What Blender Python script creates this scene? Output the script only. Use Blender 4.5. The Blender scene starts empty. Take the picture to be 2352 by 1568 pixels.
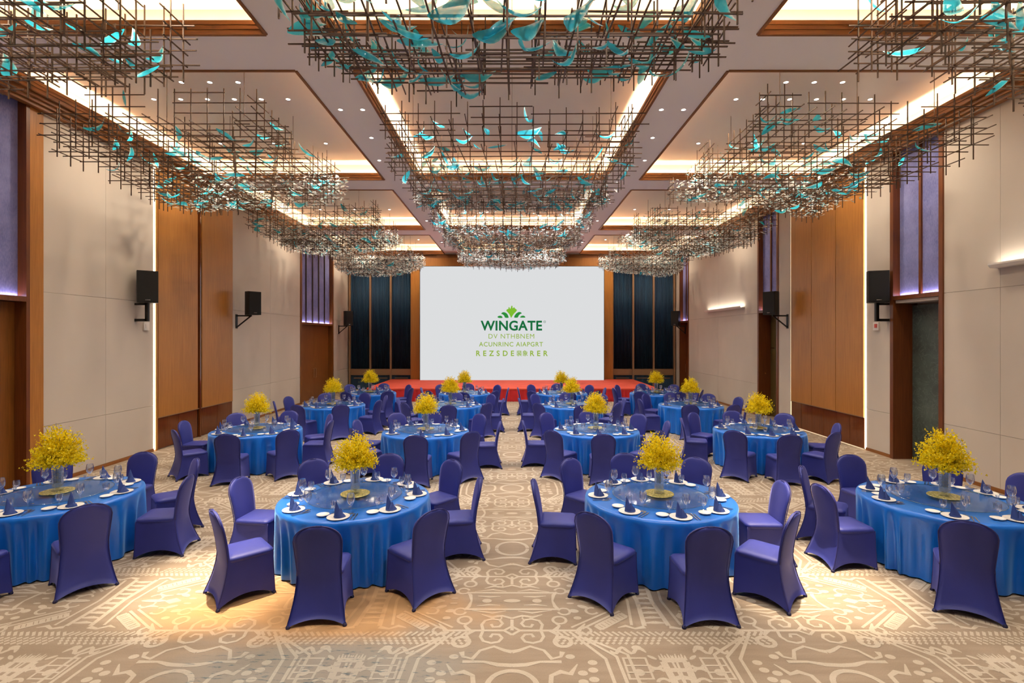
import bpy, math, random
from mathutils import Vector, Matrix, Euler
PI = math.pi
R = math.radians
sc = bpy.context.scene
COL = sc.collection

# ------------------------------------------------------------------ camera, world, exposure
CAM_H = 2.75
cam_d = bpy.data.cameras.new('camera')
cam_d.sensor_fit = 'HORIZONTAL'; cam_d.sensor_width = 36.0
cam_d.lens = 1200.0 / 2352.0 * 36.0
cam_d.shift_y = -11.0 / 2352.0
cam_d.clip_start = 0.05; cam_d.clip_end = 200
cam = bpy.data.objects.new('camera', cam_d); COL.objects.link(cam)
cam.location = (0, 0, CAM_H); cam.rotation_euler = (R(90), 0, 0)
sc.camera = cam
EXPOSURE = 1.36
vs = sc.view_settings
vs.view_transform = 'Standard'; vs.look = 'None'; vs.exposure = EXPOSURE; vs.gamma = 1.0
vs.use_curve_mapping = False
world = bpy.data.worlds.new('world'); sc.world = world; world.use_nodes = True
bg = world.node_tree.nodes.get('Background') or world.node_tree.nodes.new('ShaderNodeBackground')
bg.inputs[0].default_value = (0.9, 0.85, 0.8, 1); bg.inputs[1].default_value = 0.05
sc.cycles.max_bounces = 5; sc.cycles.diffuse_bounces = 3; sc.cycles.glossy_bounces = 3; sc.cycles.transparent_max_bounces = 16
sc.cycles.use_adaptive_sampling = True; sc.cycles.adaptive_threshold = 0.05; sc.cycles.adaptive_min_samples = 16
sc.cycles.caustics_reflective = False; sc.cycles.caustics_refractive = False
sc.cycles.sample_clamp_indirect = 4.0
# light levels
P_STRIP = 80.0     # downlights in the ceiling strips (W)
P_RECESS = 190.0    # downlights inside the coffers (W)
P_POOL = 2300.0      # narrow downlights over the front carpet (W)
E_COVE = 38.0       # cove light strips
E_VERT = 4.0        # upright light strips
E_LEDGE = 8.0
E_SCREEN = 0.74 * 0.5 ** EXPOSURE
WARM = (1.0, 0.76, 0.47)
LAMP = (1.0, 0.92, 0.84)

# ------------------------------------------------------------------ helpers
def lin(h):
    h = h.lstrip('#'); out = []
    for i in (0, 2, 4):
        c = int(h[i:i+2], 16) / 255.0
        out.append(c/12.92 if c <= 0.04045 else ((c+0.055)/1.055)**2.4)
    return (out[0], out[1], out[2], 1.0)

class Nodes:
    def __init__(s, name):
        s.m = bpy.data.materials.new(name); s.m.use_nodes = True
        s.t = s.m.node_tree; s.t.nodes.clear()
        s.out = s.n('ShaderNodeOutputMaterial')
    def n(s, t, **kw):
        x = s.t.nodes.new(t)
        for k, v in kw.items(): setattr(x, k, v)
        return x
    def l(s, a, b): s.t.links.new(a, b)
    def bsdf(s, col=None, rough=0.5, metal=0.0, **kw):
        b = s.n('ShaderNodeBsdfPrincipled')
        if col is not None: b.inputs['Base Color'].default_value = col
        b.inputs['Roughness'].default_value = rough; b.inputs['Metallic'].default_value = metal
        for k, v in kw.items(): b.inputs[k.replace('_', ' ')].default_value = v
        return b
    def end(s, shader): s.l(shader, s.out.inputs[0]); return s.m
    def pos(s, scale=(1, 1, 1), loc=(0, 0, 0), rot=(0, 0, 0), kind='pos'):
        mp = s.n('ShaderNodeMapping'); mp.inputs['Scale'].default_value = scale
        mp.inputs['Location'].default_value = loc; mp.inputs['Rotation'].default_value = rot
        if kind == 'pos': s.l(s.n('ShaderNodeNewGeometry').outputs['Position'], mp.inputs[0])
        elif kind == 'uv': s.l(s.n('ShaderNodeUVMap').outputs[0], mp.inputs[0])
        else: s.l(s.n('ShaderNodeTexCoord').outputs[kind], mp.inputs[0])
        return mp.outputs[0]
    def noise(s, vec, scale=5, detail=3, rough=0.5, dist=0.0):
        x = s.n('ShaderNodeTexNoise'); x.inputs['Scale'].default_value = scale
        x.inputs['Detail'].default_value = detail; x.inputs['Roughness'].default_value = rough
        x.inputs['Distortion'].default_value = dist
        if vec is not None: s.l(vec, x.inputs['Vector'])
        return x.outputs[0]
    def ramp(s, fac, stops):
        x = s.n('ShaderNodeValToRGB'); e = x.color_ramp.elements
        while len(e) < len(stops): e.new(0.5)
        for i, (p, c) in enumerate(stops):
            e[i].position = p; e[i].color = c if len(c) == 4 else (*c, 1)
        s.l(fac, x.inputs[0]); return x.outputs[0]
    def mix(s, fac, a, b, blend='MIX'):
        x = s.n('ShaderNodeMix', data_type='RGBA', blend_type=blend)
        for sock, v in ((x.inputs[0], fac), (x.inputs[6], a), (x.inputs[7], b)):
            if hasattr(v, 'is_linked') or hasattr(v, 'links'): s.l(v, sock)
            else: sock.default_value = v
        return x.outputs[2]
    def math(s, op, a, b=0.0, clamp=False):
        x = s.n('ShaderNodeMath', operation=op); x.use_clamp = clamp
        for sock, v in ((x.inputs[0], a), (x.inputs[1], b)):
            if hasattr(v, 'links'): s.l(v, sock)
            else: sock.default_value = v
        return x.outputs[0]
    def bump(s, h, strength=0.2, dist=0.01):
        x = s.n('ShaderNodeBump'); x.inputs['Strength'].default_value = strength
        x.inputs['Distance'].default_value = dist; s.l(h, x.inputs['Height']); return x.outputs[0]

M = {}
def plain(name, hexc, rough=0.5, metal=0.0, **kw):
    n = Nodes(name); M[name] = n.end(n.bsdf(lin(hexc), rough, metal, **kw).outputs[0])
def emis(name, col, strength):
    n = Nodes(name); e = n.n('ShaderNodeEmission'); e.inputs[0].default_value = col if len(col) == 4 else (*col, 1)
    e.inputs[1].default_value = strength; M[name] = n.end(e.outputs[0])
def wood(name, a, b, rough=0.35, sc_=(14, 14, 0.5), spec=0.5):
    n = Nodes(name); v = n.pos(sc_)
    f = n.noise(v, 3.0, 5, 0.6, 0.6); c = n.ramp(f, [(0.3, lin(a)), (0.7, lin(b))])
    big = n.noise(n.pos((0.9, 0.9, 0.25)), 1.0, 2); c = n.mix(n.ramp(big, [(0.35, (0, 0, 0)), (0.7, (0.35, 0.35, 0.35))]), c, lin(b))
    p = n.bsdf(None, rough); n.l(c, p.inputs['Base Color']); p.inputs['Specular IOR Level'].default_value = spec
    n.l(n.bump(f, 0.05, 0.003), p.inputs['Normal']); M[name] = n.end(p.outputs[0])

wood('wood_panel', '9c6226', 'b87c38', 0.38)
wood('wood_dark', '5c2e14', '7a4420', 0.35)
wood('wood_trim', '7d4a20', '9a622e', 0.4, (0.7, 0.7, 22))
wood('wood_door', '6b3d14', '8a5420', 0.4)
wood('gloss_wood', '56280e', '763d18', 0.08)
plain('bronze_dark', '4a2f20', 0.35, 0.6)
plain('bronze', '96765a', 0.4, 0.3)
plain('black', '0d0c0b', 0.55)
plain('black_metal', '1c1917', 0.45, 0.3)
plain('grille', '070706', 0.75)
plain('white_plastic', 'e4ddd6', 0.4)
plain('red_plastic', 'c5402e', 0.4)
plain('porcelain', 'f2f0ee', 0.18)
plain('steel', 'c4c6ca', 0.2, 1.0)
plain('ceiling_paint', 'f2ece8', 0.8)
plain('recess_paint', 'e8e0d8', 0.35)
plain('cove_paint', 'efe4d2', 0.7)
plain('rod', '4f3828', 0.45, 0.25)
plain('cable', '5a4a3e', 0.5, 0.4)
plain('stem_green', '5c6a1c', 0.6)
plain('olive_door', '5a4a24', 0.5)
plain('seam_dark', '3b2a1e', 0.6)
plain('piping', '2b2a72', 0.6)
plain('foot_cap', '1b1b48', 0.6)
emis('cove_light', WARM, E_COVE)
emis('upright_light', (1.0, 0.82, 0.58), E_VERT)
emis('ledge_light', (1.0, 0.9, 0.74), E_LEDGE)
emis('lilac_light', (0.86, 0.72, 1.0), 22.0)
emis('floor_light', (1.0, 0.74, 0.45), 0.5)
emis('lamp_face', (1.0, 0.93, 0.84), 9.0)
emis('screen_white', (0.97, 0.985, 1.0), E_SCREEN)
emis('screen_dark_green', lin('1a6b3c'), 1.05 * 0.5 ** EXPOSURE)
emis('screen_mid_green', lin('2c8a3a'), 1.05 * 0.5 ** EXPOSURE)
emis('screen_lime', lin('7cb82f'), 1.05 * 0.5 ** EXPOSURE)
emis('screen_olive', lin('8fae3a'), 1.05 * 0.5 ** EXPOSURE)

def build_mats():
    # beige wall covering
    n = Nodes('wall_beige'); f = n.noise(n.pos((1, 1, 0.5)), 0.8, 3); fine = n.noise(n.pos(), 160, 2)
    c = n.ramp(f, [(0.3, lin('c4b9ae')), (0.7, lin('cec3b8'))])
    p = n.bsdf(None, 0.75); n.l(c, p.inputs['Base Color']); n.l(n.bump(fine, 0.12, 0.002), p.inputs['Normal'])
    M['wall_beige'] = n.end(p.outputs[0])
    # blue fabric above the doors
    n = Nodes('blue_fabric'); f = n.noise(n.pos((1.2, 1.2, 0.9)), 1.6, 6, 0.65); fine = n.noise(n.pos((1, 1, 0.3)), 60, 3)
    c = n.ramp(f, [(0.3, lin('6064a4')), (0.55, lin('8084c2')), (0.75, lin('9698d0'))])
    c = n.mix(n.ramp(fine, [(0.35, (0, 0, 0)), (0.7, (0.4, 0.4, 0.4))]), c, lin('a2a4d6'))
    p = n.bsdf(None, 0.8); n.l(c, p.inputs['Base Color']); n.l(n.bump(fine, 0.2, 0.003), p.inputs['Normal'])
    M['blue_fabric'] = n.end(p.outputs[0])
    # slate
    n = Nodes('slate'); f = n.noise(n.pos(), 1.4, 6, 0.6); v2 = n.noise(n.pos(rot=(0.5, 0.3, 0.4)), 3.2, 8, 0.62, 1.4)
    c = n.ramp(f, [(0.3, lin('3c4540')), (0.7, lin('5d6a64'))])
    vein = n.ramp(v2, [(0.48, (0, 0, 0)), (0.5, (0.35, 0.35, 0.35)), (0.52, (0, 0, 0))])
    c = n.mix(vein, c, lin('8a958e')); p = n.bsdf(None, 0.4); n.l(c, p.inputs['Base Color']); M['slate'] = n.end(p.outputs[0])
    # teal curtain
    n = Nodes('teal_curtain'); f = n.noise(n.pos((3, 3, 0.4)), 2, 3)
    c = n.ramp(f, [(0.3, lin('0e2a44')), (0.7, lin('17405e'))])
    p = n.bsdf(None, 0.6); n.l(c, p.inputs['Base Color']); M['teal_curtain'] = n.end(p.outputs[0])
    # stage carpet and skirt
    n = Nodes('red_carpet'); f = n.noise(n.pos((1, 4, 1)), 1.5, 4); c = n.ramp(f, [(0.3, lin('cf4530')), (0.7, lin('e05a42'))])
    p = n.bsdf(None, 0.9); n.l(c, p.inputs['Base Color']); M['red_carpet'] = n.end(p.outputs[0])
    n = Nodes('red_skirt'); p = n.bsdf(lin('c4141c'), 0.55); p.inputs['Sheen Weight'].default_value = 0.2; M['red_skirt'] = n.end(p.outputs[0])
    # satin tablecloth
    n = Nodes('satin_blue'); weave = n.noise(n.pos((60, 60, 60)), 4, 2)
    p = n.bsdf(lin('0c6edb'), 0.3); p.inputs['Sheen Weight'].default_value = 1.0
    p.inputs['Sheen Tint'].default_value = lin('8cc4ff'); p.inputs['Sheen Roughness'].default_value = 0.4
    n.l(n.bump(weave, 0.06, 0.002), p.inputs['Normal']); M['satin_blue'] = n.end(p.outputs[0])
    n = Nodes('napkin_navy'); p = n.bsdf(lin('253f86'), 0.7); M['napkin_navy'] = n.end(p.outputs[0])
    # stretch chair cover
    n = Nodes('chair_cover'); f = n.noise(n.pos((1, 1, 1)), 3, 3)
    c = n.ramp(f, [(0.3, lin('252e82')), (0.7, lin('2a338c'))])
    p = n.bsdf(None, 0.55); n.l(c, p.inputs['Base Color']); p.inputs['Sheen Weight'].default_value = 0.55
    p.inputs['Sheen Tint'].default_value = lin('8c8cd0'); p.inputs['Sheen Roughness'].default_value = 0.35
    M['chair_cover'] = n.end(p.outputs[0])
    # clear glass: transparent with fresnel gloss
    def glass(name, tint, base=0.04, mult=1.0, gl=(1, 1, 1, 1), rough=0.02, blend=0.35, bump=None):
        n = Nodes(name); tr = n.n('ShaderNodeBsdfTransparent'); tr.inputs[0].default_value = tint
        g = n.n('ShaderNodeBsdfGlossy'); g.inputs['Color'].default_value = gl; g.inputs['Roughness'].default_value = rough
        lw = n.n('ShaderNodeLayerWeight'); lw.inputs[0].default_value = blend
        f = n.math('ADD', n.math('MULTIPLY', lw.outputs['Facing'], mult), base, True)
        if bump:
            h = n.bump(n.noise(n.pos(), bump[0], 3), bump[1], 0.01); n.l(h, g.inputs['Normal'])
        mx = n.n('ShaderNodeMixShader'); n.l(f, mx.inputs[0]); n.l(tr.outputs[0], mx.inputs[1]); n.l(g.outputs[0], mx.inputs[2])
        M[name] = n.end(mx.outputs[0])
    glass('glass', (0.96, 0.98, 1, 1), 0.10, 0.85)
    glass('turntable_glass', (0.80, 0.92, 0.96, 1), 0.04, 0.26, rough=0.05, bump=(28, 0.15))
    glass('glass_edge', (0.55, 0.75, 0.75, 1), 0.1, 0.5)
    glass('vase_glass', (0.86, 0.92, 0.95, 1), 0.18, 0.7, rough=0.08, bump=(40, 0.5))
    # glitter tray under vase
    n = Nodes('tray_gold'); f = n.noise(n.pos(), 45, 4, 0.7)
    c = n.ramp(f, [(0.35, lin('7a8458')), (0.5, lin('b8ac5c')), (0.65, lin('e0d79a'))])
    p = n.bsdf(None, 0.2, 0.2); n.l(c, p.inputs['Base Color']); M['tray_gold'] = n.end(p.outputs[0])
    # yellow blossoms
    n = Nodes('blossom'); g = n.n('ShaderNodeNewGeometry')
    c = n.ramp(g.outputs['Random Per Island'], [(0.0, lin('e6c40c')), (0.4, lin('fde41a')), (1.0, lin('fff350'))])
    d = n.n('ShaderNodeBsdfDiffuse'); n.l(c, d.inputs[0]); t = n.n('ShaderNodeBsdfTranslucent'); n.l(c, t.inputs[0])
    mx = n.n('ShaderNodeMixShader'); mx.inputs[0].default_value = 0.35; n.l(d.outputs[0], mx.inputs[1]); n.l(t.outputs[0], mx.inputs[2])
    M['blossom'] = n.end(mx.outputs[0])
    # teal glass leaves: white along rim and tip
    n = Nodes('leaf_glass'); uv = n.n('ShaderNodeUVMap'); sep = n.n('ShaderNodeSeparateXYZ'); n.l(uv.outputs[0], sep.inputs[0])
    f = n.noise(n.pos((2, 2, 2), kind='Object'), 9, 3)
    e = n.math('ABSOLUTE', n.math('SUBTRACT', sep.outputs[1], 0.5))
    rim = n.math('ADD', n.math('MULTIPLY', e, 1.25), n.math('MULTIPLY', n.math('SUBTRACT', f, 0.5), 0.9))
    rim = n.math('ADD', rim, n.math('MULTIPLY', n.math('SUBTRACT', sep.outputs[0], 0.62), 0.9))
    c = n.ramp(rim, [(0.18, lin('2cb4d2')), (0.42, lin('66d0de')), (0.62, lin('b4e4ea')), (0.78, lin('eef8f8'))])
    d = n.bsdf(None, 0.15); n.l(c, d.inputs['Base Color']); t = n.n('ShaderNodeBsdfTranslucent'); n.l(c, t.inputs[0])
    tr = n.n('ShaderNodeBsdfTransparent'); tr.inputs[0].default_value = (0.8, 0.97, 1, 1)
    m1 = n.n('ShaderNodeMixShader'); m1.inputs[0].default_value = 0.65; n.l(d.outputs[0], m1.inputs[1]); n.l(t.outputs[0], m1.inputs[2])
    m2 = n.n('ShaderNodeMixShader'); m2.inputs[0].default_value = 0.12; n.l(m1.outputs[0], m2.inputs[1]); n.l(tr.outputs[0], m2.inputs[2])
    M['leaf_glass'] = n.end(m2.outputs[0])
    # small pale glass petals
    n = Nodes('petal_glass'); g = n.n('ShaderNodeNewGeometry')
    c = n.ramp(g.outputs['Random Per Island'], [(0.0, lin('7fc0d0')), (0.25, lin('c6dde0')), (0.5, lin('eef0ee')), (1.0, lin('f4f0e8'))])
    d = n.bsdf(None, 0.12); n.l(c, d.inputs['Base Color']); t = n.n('ShaderNodeBsdfTranslucent'); n.l(c, t.inputs[0])
    tr = n.n('ShaderNodeBsdfTransparent')
    m1 = n.n('ShaderNodeMixShader'); m1.inputs[0].default_value = 0.5; n.l(d.outputs[0], m1.inputs[1]); n.l(t.outputs[0], m1.inputs[2])
    m2 = n.n('ShaderNodeMixShader'); m2.inputs[0].default_value = 0.25; n.l(m1.outputs[0], m2.inputs[1]); n.l(tr.outputs[0], m2.inputs[2])
    M['petal_glass'] = n.end(m2.outputs[0])
    # carpet: ground and lighter tufted pattern share tinted patches and scuffs
    def carpet(name, a, b, is_motif):
        n = Nodes(name)
        streak = n.noise(n.pos((0.5, 5, 1)), 1.6, 5, 0.6); fine = n.noise(n.pos(), 130, 2); weave = n.noise(n.pos((220, 60, 1)), 1, 2)
        c = n.ramp(streak, [(0.3, lin(a)), (0.7, lin(b))])
        c = n.mix(n.ramp(weave, [(0.4, (0, 0, 0)), (0.7, (0.22, 0.22, 0.22))]), c, lin('75695f'))
        # rust coloured patch
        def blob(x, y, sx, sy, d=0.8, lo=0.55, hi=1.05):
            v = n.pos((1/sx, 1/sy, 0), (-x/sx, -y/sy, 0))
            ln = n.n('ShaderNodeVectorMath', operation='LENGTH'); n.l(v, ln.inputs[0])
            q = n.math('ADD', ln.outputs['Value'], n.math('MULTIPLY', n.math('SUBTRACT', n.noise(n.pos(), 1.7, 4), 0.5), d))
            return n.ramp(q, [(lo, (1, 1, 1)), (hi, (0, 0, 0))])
        orange = blob(-2.0, 5.35, 1.9, 0.75)
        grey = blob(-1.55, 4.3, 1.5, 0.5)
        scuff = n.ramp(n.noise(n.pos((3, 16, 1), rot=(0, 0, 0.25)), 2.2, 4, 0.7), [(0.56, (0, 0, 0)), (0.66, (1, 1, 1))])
        c = n.mix(n.math('MULTIPLY', orange, 0.92 if is_motif else 0.8), c, lin('c89a68') if not is_motif else lin('d0a272'))  # tints the patch orange-tan; the pattern nearly fades out inside it
        c = n.mix(n.math('MULTIPLY', grey, 0.75), c, lin('8f8d88') if not is_motif else lin('a8a39b'))
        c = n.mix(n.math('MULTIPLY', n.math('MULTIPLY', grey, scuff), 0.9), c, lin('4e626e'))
        p = n.bsdf(None, 0.95); n.l(c, p.inputs['Base Color']); p.inputs['Specular IOR Level'].default_value = 0.1
        n.l(n.bump(fine, 0.35, 0.004), p.inputs['Normal']); M[name] = n.end(p.outputs[0])
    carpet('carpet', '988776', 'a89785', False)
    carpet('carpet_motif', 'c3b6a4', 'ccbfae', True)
build_mats()

class MB:
    def __init__(s): s.v = []; s.f = []; s.mi = []; s.uv = None
    def add(s, verts, faces, mi=0):
        o = len(s.v); s.v.extend(verts); s.f.extend([tuple(i+o for i in f) for f in faces]); s.mi.extend([mi]*len(faces))
    def box(s, x0, x1, y0, y1, z0, z1, mi=0):
        v = [(x, y, z) for z in (z0, z1) for y in (y0, y1) for x in (x0, x1)]
        s.add(v, [(0, 2, 3, 1), (4, 5, 7, 6), (0, 1, 5, 4), (2, 6, 7, 3), (0, 4, 6, 2), (1, 3, 7, 5)], mi)
    def bar(s, a, b, t, mi=0, caps=True, up=(0, 0, 1)):
        a = Vector(a); b = Vector(b); d = (b-a).normalized(); u = Vector(up)
        if abs(d.dot(u)) > 0.95: u = Vector((1, 0, 0))
        e1 = d.cross(u).normalized()*(t/2); e2 = d.cross(e1).normalized()*(t/2)
        v = [tuple(p+i*e1+j*e2) for p in (a, b) for i, j in ((-1, -1), (1, -1), (1, 1), (-1, 1))]
        f = [(0, 1, 5, 4), (1, 2, 6, 5), (2, 3, 7, 6), (3, 0, 4, 7)]
        if caps: f += [(3, 2, 1, 0), (4, 5, 6, 7)]
        s.add(v, f, mi)
    def lathe(s, prof, n=24, mi=0, c=(0, 0, 0), flute=0.0, nf=0):
        rings = []
        o = len(s.v)
        for r, z in prof:
            if r < 1e-5: rings.append([len(s.v)]); s.v.append((c[0], c[1], c[2]+z)); continue
            ring = []
            for k in range(n):
                a = 2*PI*k/n; rr = r*(1+flute*math.cos(nf*a)) if nf else r
                ring.append(len(s.v)); s.v.append((c[0]+rr*math.cos(a), c[1]+rr*math.sin(a), c[2]+z))
            rings.append(ring)
        for A, B in zip(rings, rings[1:]):
            for k in range(n):
                k2 = (k+1) % n
                if len(A) == 1 and len(B) == 1: continue
                if len(A) == 1: f = (A[0], B[k2], B[k])
                elif len(B) == 1: f = (A[k], A[k2], B[0])
                else: f = (A[k], A[k2], B[k2], B[k])
                s.f.append(f); s.mi.append(mi)
    def tube(s, pts, r, n=6, mi=0, closed=False):
        pts = [Vector(p) for p in pts]; rings = []; m = len(pts)
        for i, p in enumerate(pts):
            a = pts[(i-1) % m] if (closed or i > 0) else p; b = pts[(i+1) % m] if (closed or i < m-1) else p
            d = (b-a).normalized(); u = Vector((0, 0, 1)) if abs(d.z) < 0.9 else Vector((0, 1, 0))
            e1 = d.cross(u).normalized(); e2 = d.cross(e1)
            rings.append([len(s.v)+k for k in range(n)])
            for k in range(n):
                q = p+r*(math.cos(2*PI*k/n)*e1+math.sin(2*PI*k/n)*e2); s.v.append(tuple(q))
        for i in range(m if closed else m-1):
            A, B = rings[i], rings[(i+1) % m]
            for k in range(n):
                s.f.append((A[k], A[(k+1) % n], B[(k+1) % n], B[k])); s.mi.append(mi)
        if not closed:
            s.f.append(tuple(rings[0][::-1])); s.f.append(tuple(rings[-1])); s.mi += [mi, mi]
    def mesh(s, name, mats, smooth=False, angle=None):
        me = bpy.data.meshes.new(name); me.from_pydata(s.v, [], s.f)
        if not isinstance(mats, (list, tuple)): mats = [mats]
        for m in mats: me.materials.append(M[m])
        if len(mats) > 1: me.polygons.foreach_set('material_index', s.mi)
        if smooth:
            me.polygons.foreach_set('use_smooth', [True]*len(me.polygons))
            if angle: me.set_sharp_from_angle(angle=R(angle))
        me.update(); return me

def link(name, data=None, parent=None, loc=(0, 0, 0), rot=(0, 0, 0), scale=None, label=None, cat=None, group=None, kind=None):
    o = bpy.data.objects.new(name, data); COL.objects.link(o)
    o.location = loc; o.rotation_euler = rot
    if scale: o.scale = scale
    if parent is not None: o.parent = parent
    if label: o['label'] = label
    if cat: o['category'] = cat
    if group: o['group'] = group
    if kind: o['kind'] = kind
    return o
def boxo(name, mat, parent, x0, x1, y0, y1, z0, z1, **kw):
    b = MB(); b.box(min(x0, x1), max(x0, x1), y0, y1, z0, z1); return link(name, b.mesh(name, mat), parent, **kw)

# ------------------------------------------------------------------ room shell
XW = 8.6; YB = 27.6; YF = -2.0; ZC = 7.05; ZR = 7.52
BAYS = [(1.6, 7.42), (8.45, 14.3), (15.3, 21.0), (22.1, 27.1)]
floor_b = MB(); floor_b.box(-9.3, 9.3, YF-0.2, YB+0.2, -0.1, 0)
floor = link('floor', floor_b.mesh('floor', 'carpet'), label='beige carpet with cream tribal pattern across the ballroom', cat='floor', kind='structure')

def carpet_pattern():
    b = MB(); rnd = random.Random(4); EX = 0.0015
    PX, PY = 2.75, 2.70; Y0 = 5.44
    shapes = []           # polygons in tile-quarter coordinates
    def stroke(pts, w):
        w1 = w if isinstance(w, (list, tuple)) else [w]*len(pts)
        L = []; Rr = []
        for i, p in enumerate(pts):
            a = pts[max(i-1, 0)]; c = pts[min(i+1, len(pts)-1)]
            d = Vector((c[0]-a[0], c[1]-a[1])); d = d.normalized() if d.length > 1e-9 else Vector((1, 0))
            nn = Vector((-d.y, d.x))*w1[i]/2
            L.append((p[0]+nn.x, p[1]+nn.y)); Rr.append((p[0]-nn.x, p[1]-nn.y))
        for i in range(len(pts)-1): shapes.append([L[i], L[i+1], Rr[i+1], Rr[i]])
    def disc(x, y, rx, ry=None, rot=0, n=12):
        ry = ry or rx
        shapes.append([(x+rx*math.cos(t)*math.cos(rot)-ry*math.sin(t)*math.sin(rot), y+rx*math.cos(t)*math.sin(rot)+ry*math.sin(t)*math.cos(rot)) for t in [2*PI*k/n for k in range(n)]])
    def arc(x, y, r, a0, a1, w, n=14, ry=None): stroke([(x+r*math.cos(R(a0+(a1-a0)*k/n)), y+(ry or r)*math.sin(R(a0+(a1-a0)*k/n))) for k in range(n+1)], w)
    def spiral(x, y, r0, r1, a0, a1, w, n=22): stroke([(x+(r0+(r1-r0)*k/n)*math.cos(R(a0+(a1-a0)*k/n)), y+(r0+(r1-r0)*k/n)*math.sin(R(a0+(a1-a0)*k/n))) for k in range(n+1)], w)
    def ladder(p, q, w, rungs, rail=0.022):
        p = Vector(p); q = Vector(q); d = (q-p).normalized(); nn = Vector((-d.y, d.x))*w/2
        for sgn in (-1, 1): stroke([tuple(p+nn*sgn), tuple(q+nn*sgn)], rail)
        for k in range(rungs):
            c = p.lerp(q, k/(rungs-1)); stroke([tuple(c-nn), tuple(c+nn)], 0.03 if k % 2 else 0.045)
    W = 0.032
    # scroll column (x' = 0)
    disc(0.0, 0.0, 0.09, 0.035); disc(0.26, 0, 0.05, 0.04); stroke([(0.12, 0.09), (0.24, 0.08), (0.36, 0.1)], [0.01, 0.03, 0.01])
    stroke([(0, 0.17), (0.46, 0.17)], W); stroke([(0.42, 0.0), (0.44, 0.12), (0.47, 0.17)], [0.02, 0.04, 0.03])
    arc(0.52, 0.21, 0.06, -160, 170, 0.026); stroke([(0.06, 0.2), (0.2, 0.24), (0.4, 0.19)], [0.01, 0.03, 0.01])
    stroke([(0, 0.55), (0, 0.36)], W); stroke([(0, 0.34), (0.1, 0.29), (0.2, 0.32), (0.3, 0.27)], [0.03, 0.03, 0.04, 0.01]); arc(0.14, 0.33, 0.04, 0, 360, 0.016)
    for sg in (-1, 1):
        stroke([(0.0, 0.55+sg*0.07), (0.075, 0.55)], 0.028)
        stroke([(0.27, 0.55), (0.29, 0.55+sg*0.1), (0.26, 0.55+sg*0.17), (0.19, 0.55+sg*0.2), (0.12, 0.55+sg*0.18), (0.09, 0.55+sg*0.12), (0.12, 0.55+sg*0.065), (0.18, 0.55+sg*0.06), (0.2, 0.55+sg*0.11)], 0.03)
    stroke([(0.075, 0.55), (0.65, 0.55)], W)
    stroke([(0.36, 0.55), (0.42, 0.62), (0.4, 0.68)], [0.05, 0.03, 0.03]); arc(0.46, 0.73, 0.075, 0, 360, 0.04)
    stroke([(0.4, 0.55), (0.45, 0.47), (0.42, 0.42)], [0.05, 0.03, 0.03]); arc(0.46, 0.37, 0.065, 0, 360, 0.028)
    arc(0.68, 0.55, 0.06, 0, 360, 0.028); stroke([(0.62, 0.55), (0.7, 0.43)], [0.05, 0.015])
    # nested hexagon lines
    for o in (0.0, 0.1, 0.2):
        stroke([(0.56+o*0.5, 0.62+o*0.2), (0.58+o*0.5, 0.64+o*0.2), (0.80+o, 0.98-o*0.3), (0.82+o, 1.36)], 0.03)
    # arches and rings lower in the column
    stroke([(0, 0.88), (0.06, 0.86), (0.16, 0.80), (0.28, 0.86), (0.34, 0.98), (0.42, 0.95), (0.44, 0.88)], [0.05, 0.04, 0.03, 0.03, 0.04, 0.03, 0.05])
    stroke([(0, 1.07), (0.12, 1.06), (0.24, 1.02), (0.42, 1.02)], [0.05, 0.05, 0.03, 0.04])
    arc(0, 1.34, 0.2, 180, 360, 0.045); stroke([(0.3, 1.36), (0.32, 1.2), (0.4, 1.15), (0.48, 1.18), (0.55, 1.05)], [0.04, 0.04, 0.05, 0.05, 0.01])
    for x, y in ((0.58, 1.17), (0.67, 1.13), (0.66, 1.25), (0.57, 1.28), (0.68, 1.03), (0.5, 0.95)): disc(x, y, 0.042, 0.034)
    # bird cluster between blocks
    disc(0.98, 0.0, 0.13, 0.03); arc(1.0, 0.06, 0.07, 20, 230, 0.022); stroke([(0.7, 0.0), (0.78, 0.03), (0.86, 0.0)], [0.02, 0.06, 0.01])
    disc(0.72, 0.12, 0.06, 0.03, 0.5); disc(0.62, 0.2, 0.05, 0.035, 0.2); disc(0.6, 0.05, 0.04, 0.015); stroke([(0.85, 0.12), (0.94, 0.1), (1.02, 0.16)], [0.01, 0.05, 0.01])
    arc(0.8, 0.2, 0.06, 30, 300, 0.026); disc(0.64, 0.33, 0.04, 0.03)
    # tower and diagonals (x' = 1.375)
    stroke([(1.30, 0.0), (1.26, 0.47)], 0.045); stroke([(1.375, 0.03), (1.375, 0.06)], 0.16)
    for k in range(5): stroke([(1.285+0.0*k, 0.06+0.09*k), (1.375, 0.05+0.09*k)], [0.02, 0.05])
    stroke([(1.2, 0.0), (1.14, 0.46)], 0.028); stroke([(1.26, 0.49), (1.16, 0.52), (1.08, 0.47), (1.0, 0.5)], [0.05, 0.03, 0.04, 0.01])
    stroke([(0.56, 0.5), (1.02, 0.17)], 0.024); stroke([(0.66, 0.52), (1.08, 0.2)], 0.026)
    ladder((0.82, 0.5), (1.1, 0.28), 0.085, 9)
    # herringbone and tooth rows
    for k in range(17):
        x = 0.42+0.057*k
        stroke([(x, 0.57), (x+0.05, 0.635)], 0.026)
        for j in range(3): stroke([(x+0.03-0.02*j, 0.66+0.04*j), (x+0.005-0.02*j, 0.687+0.04*j)], 0.026)
    # waves, window squares, crescents, mask
    stroke([(0.86+0.022*k, 0.86+0.045*math.sin(k*0.95)) for k in range(15)], [0.012]+[0.036]*13+[0.012])
    disc(1.1, 0.82, 0.045, 0.035)
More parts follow.
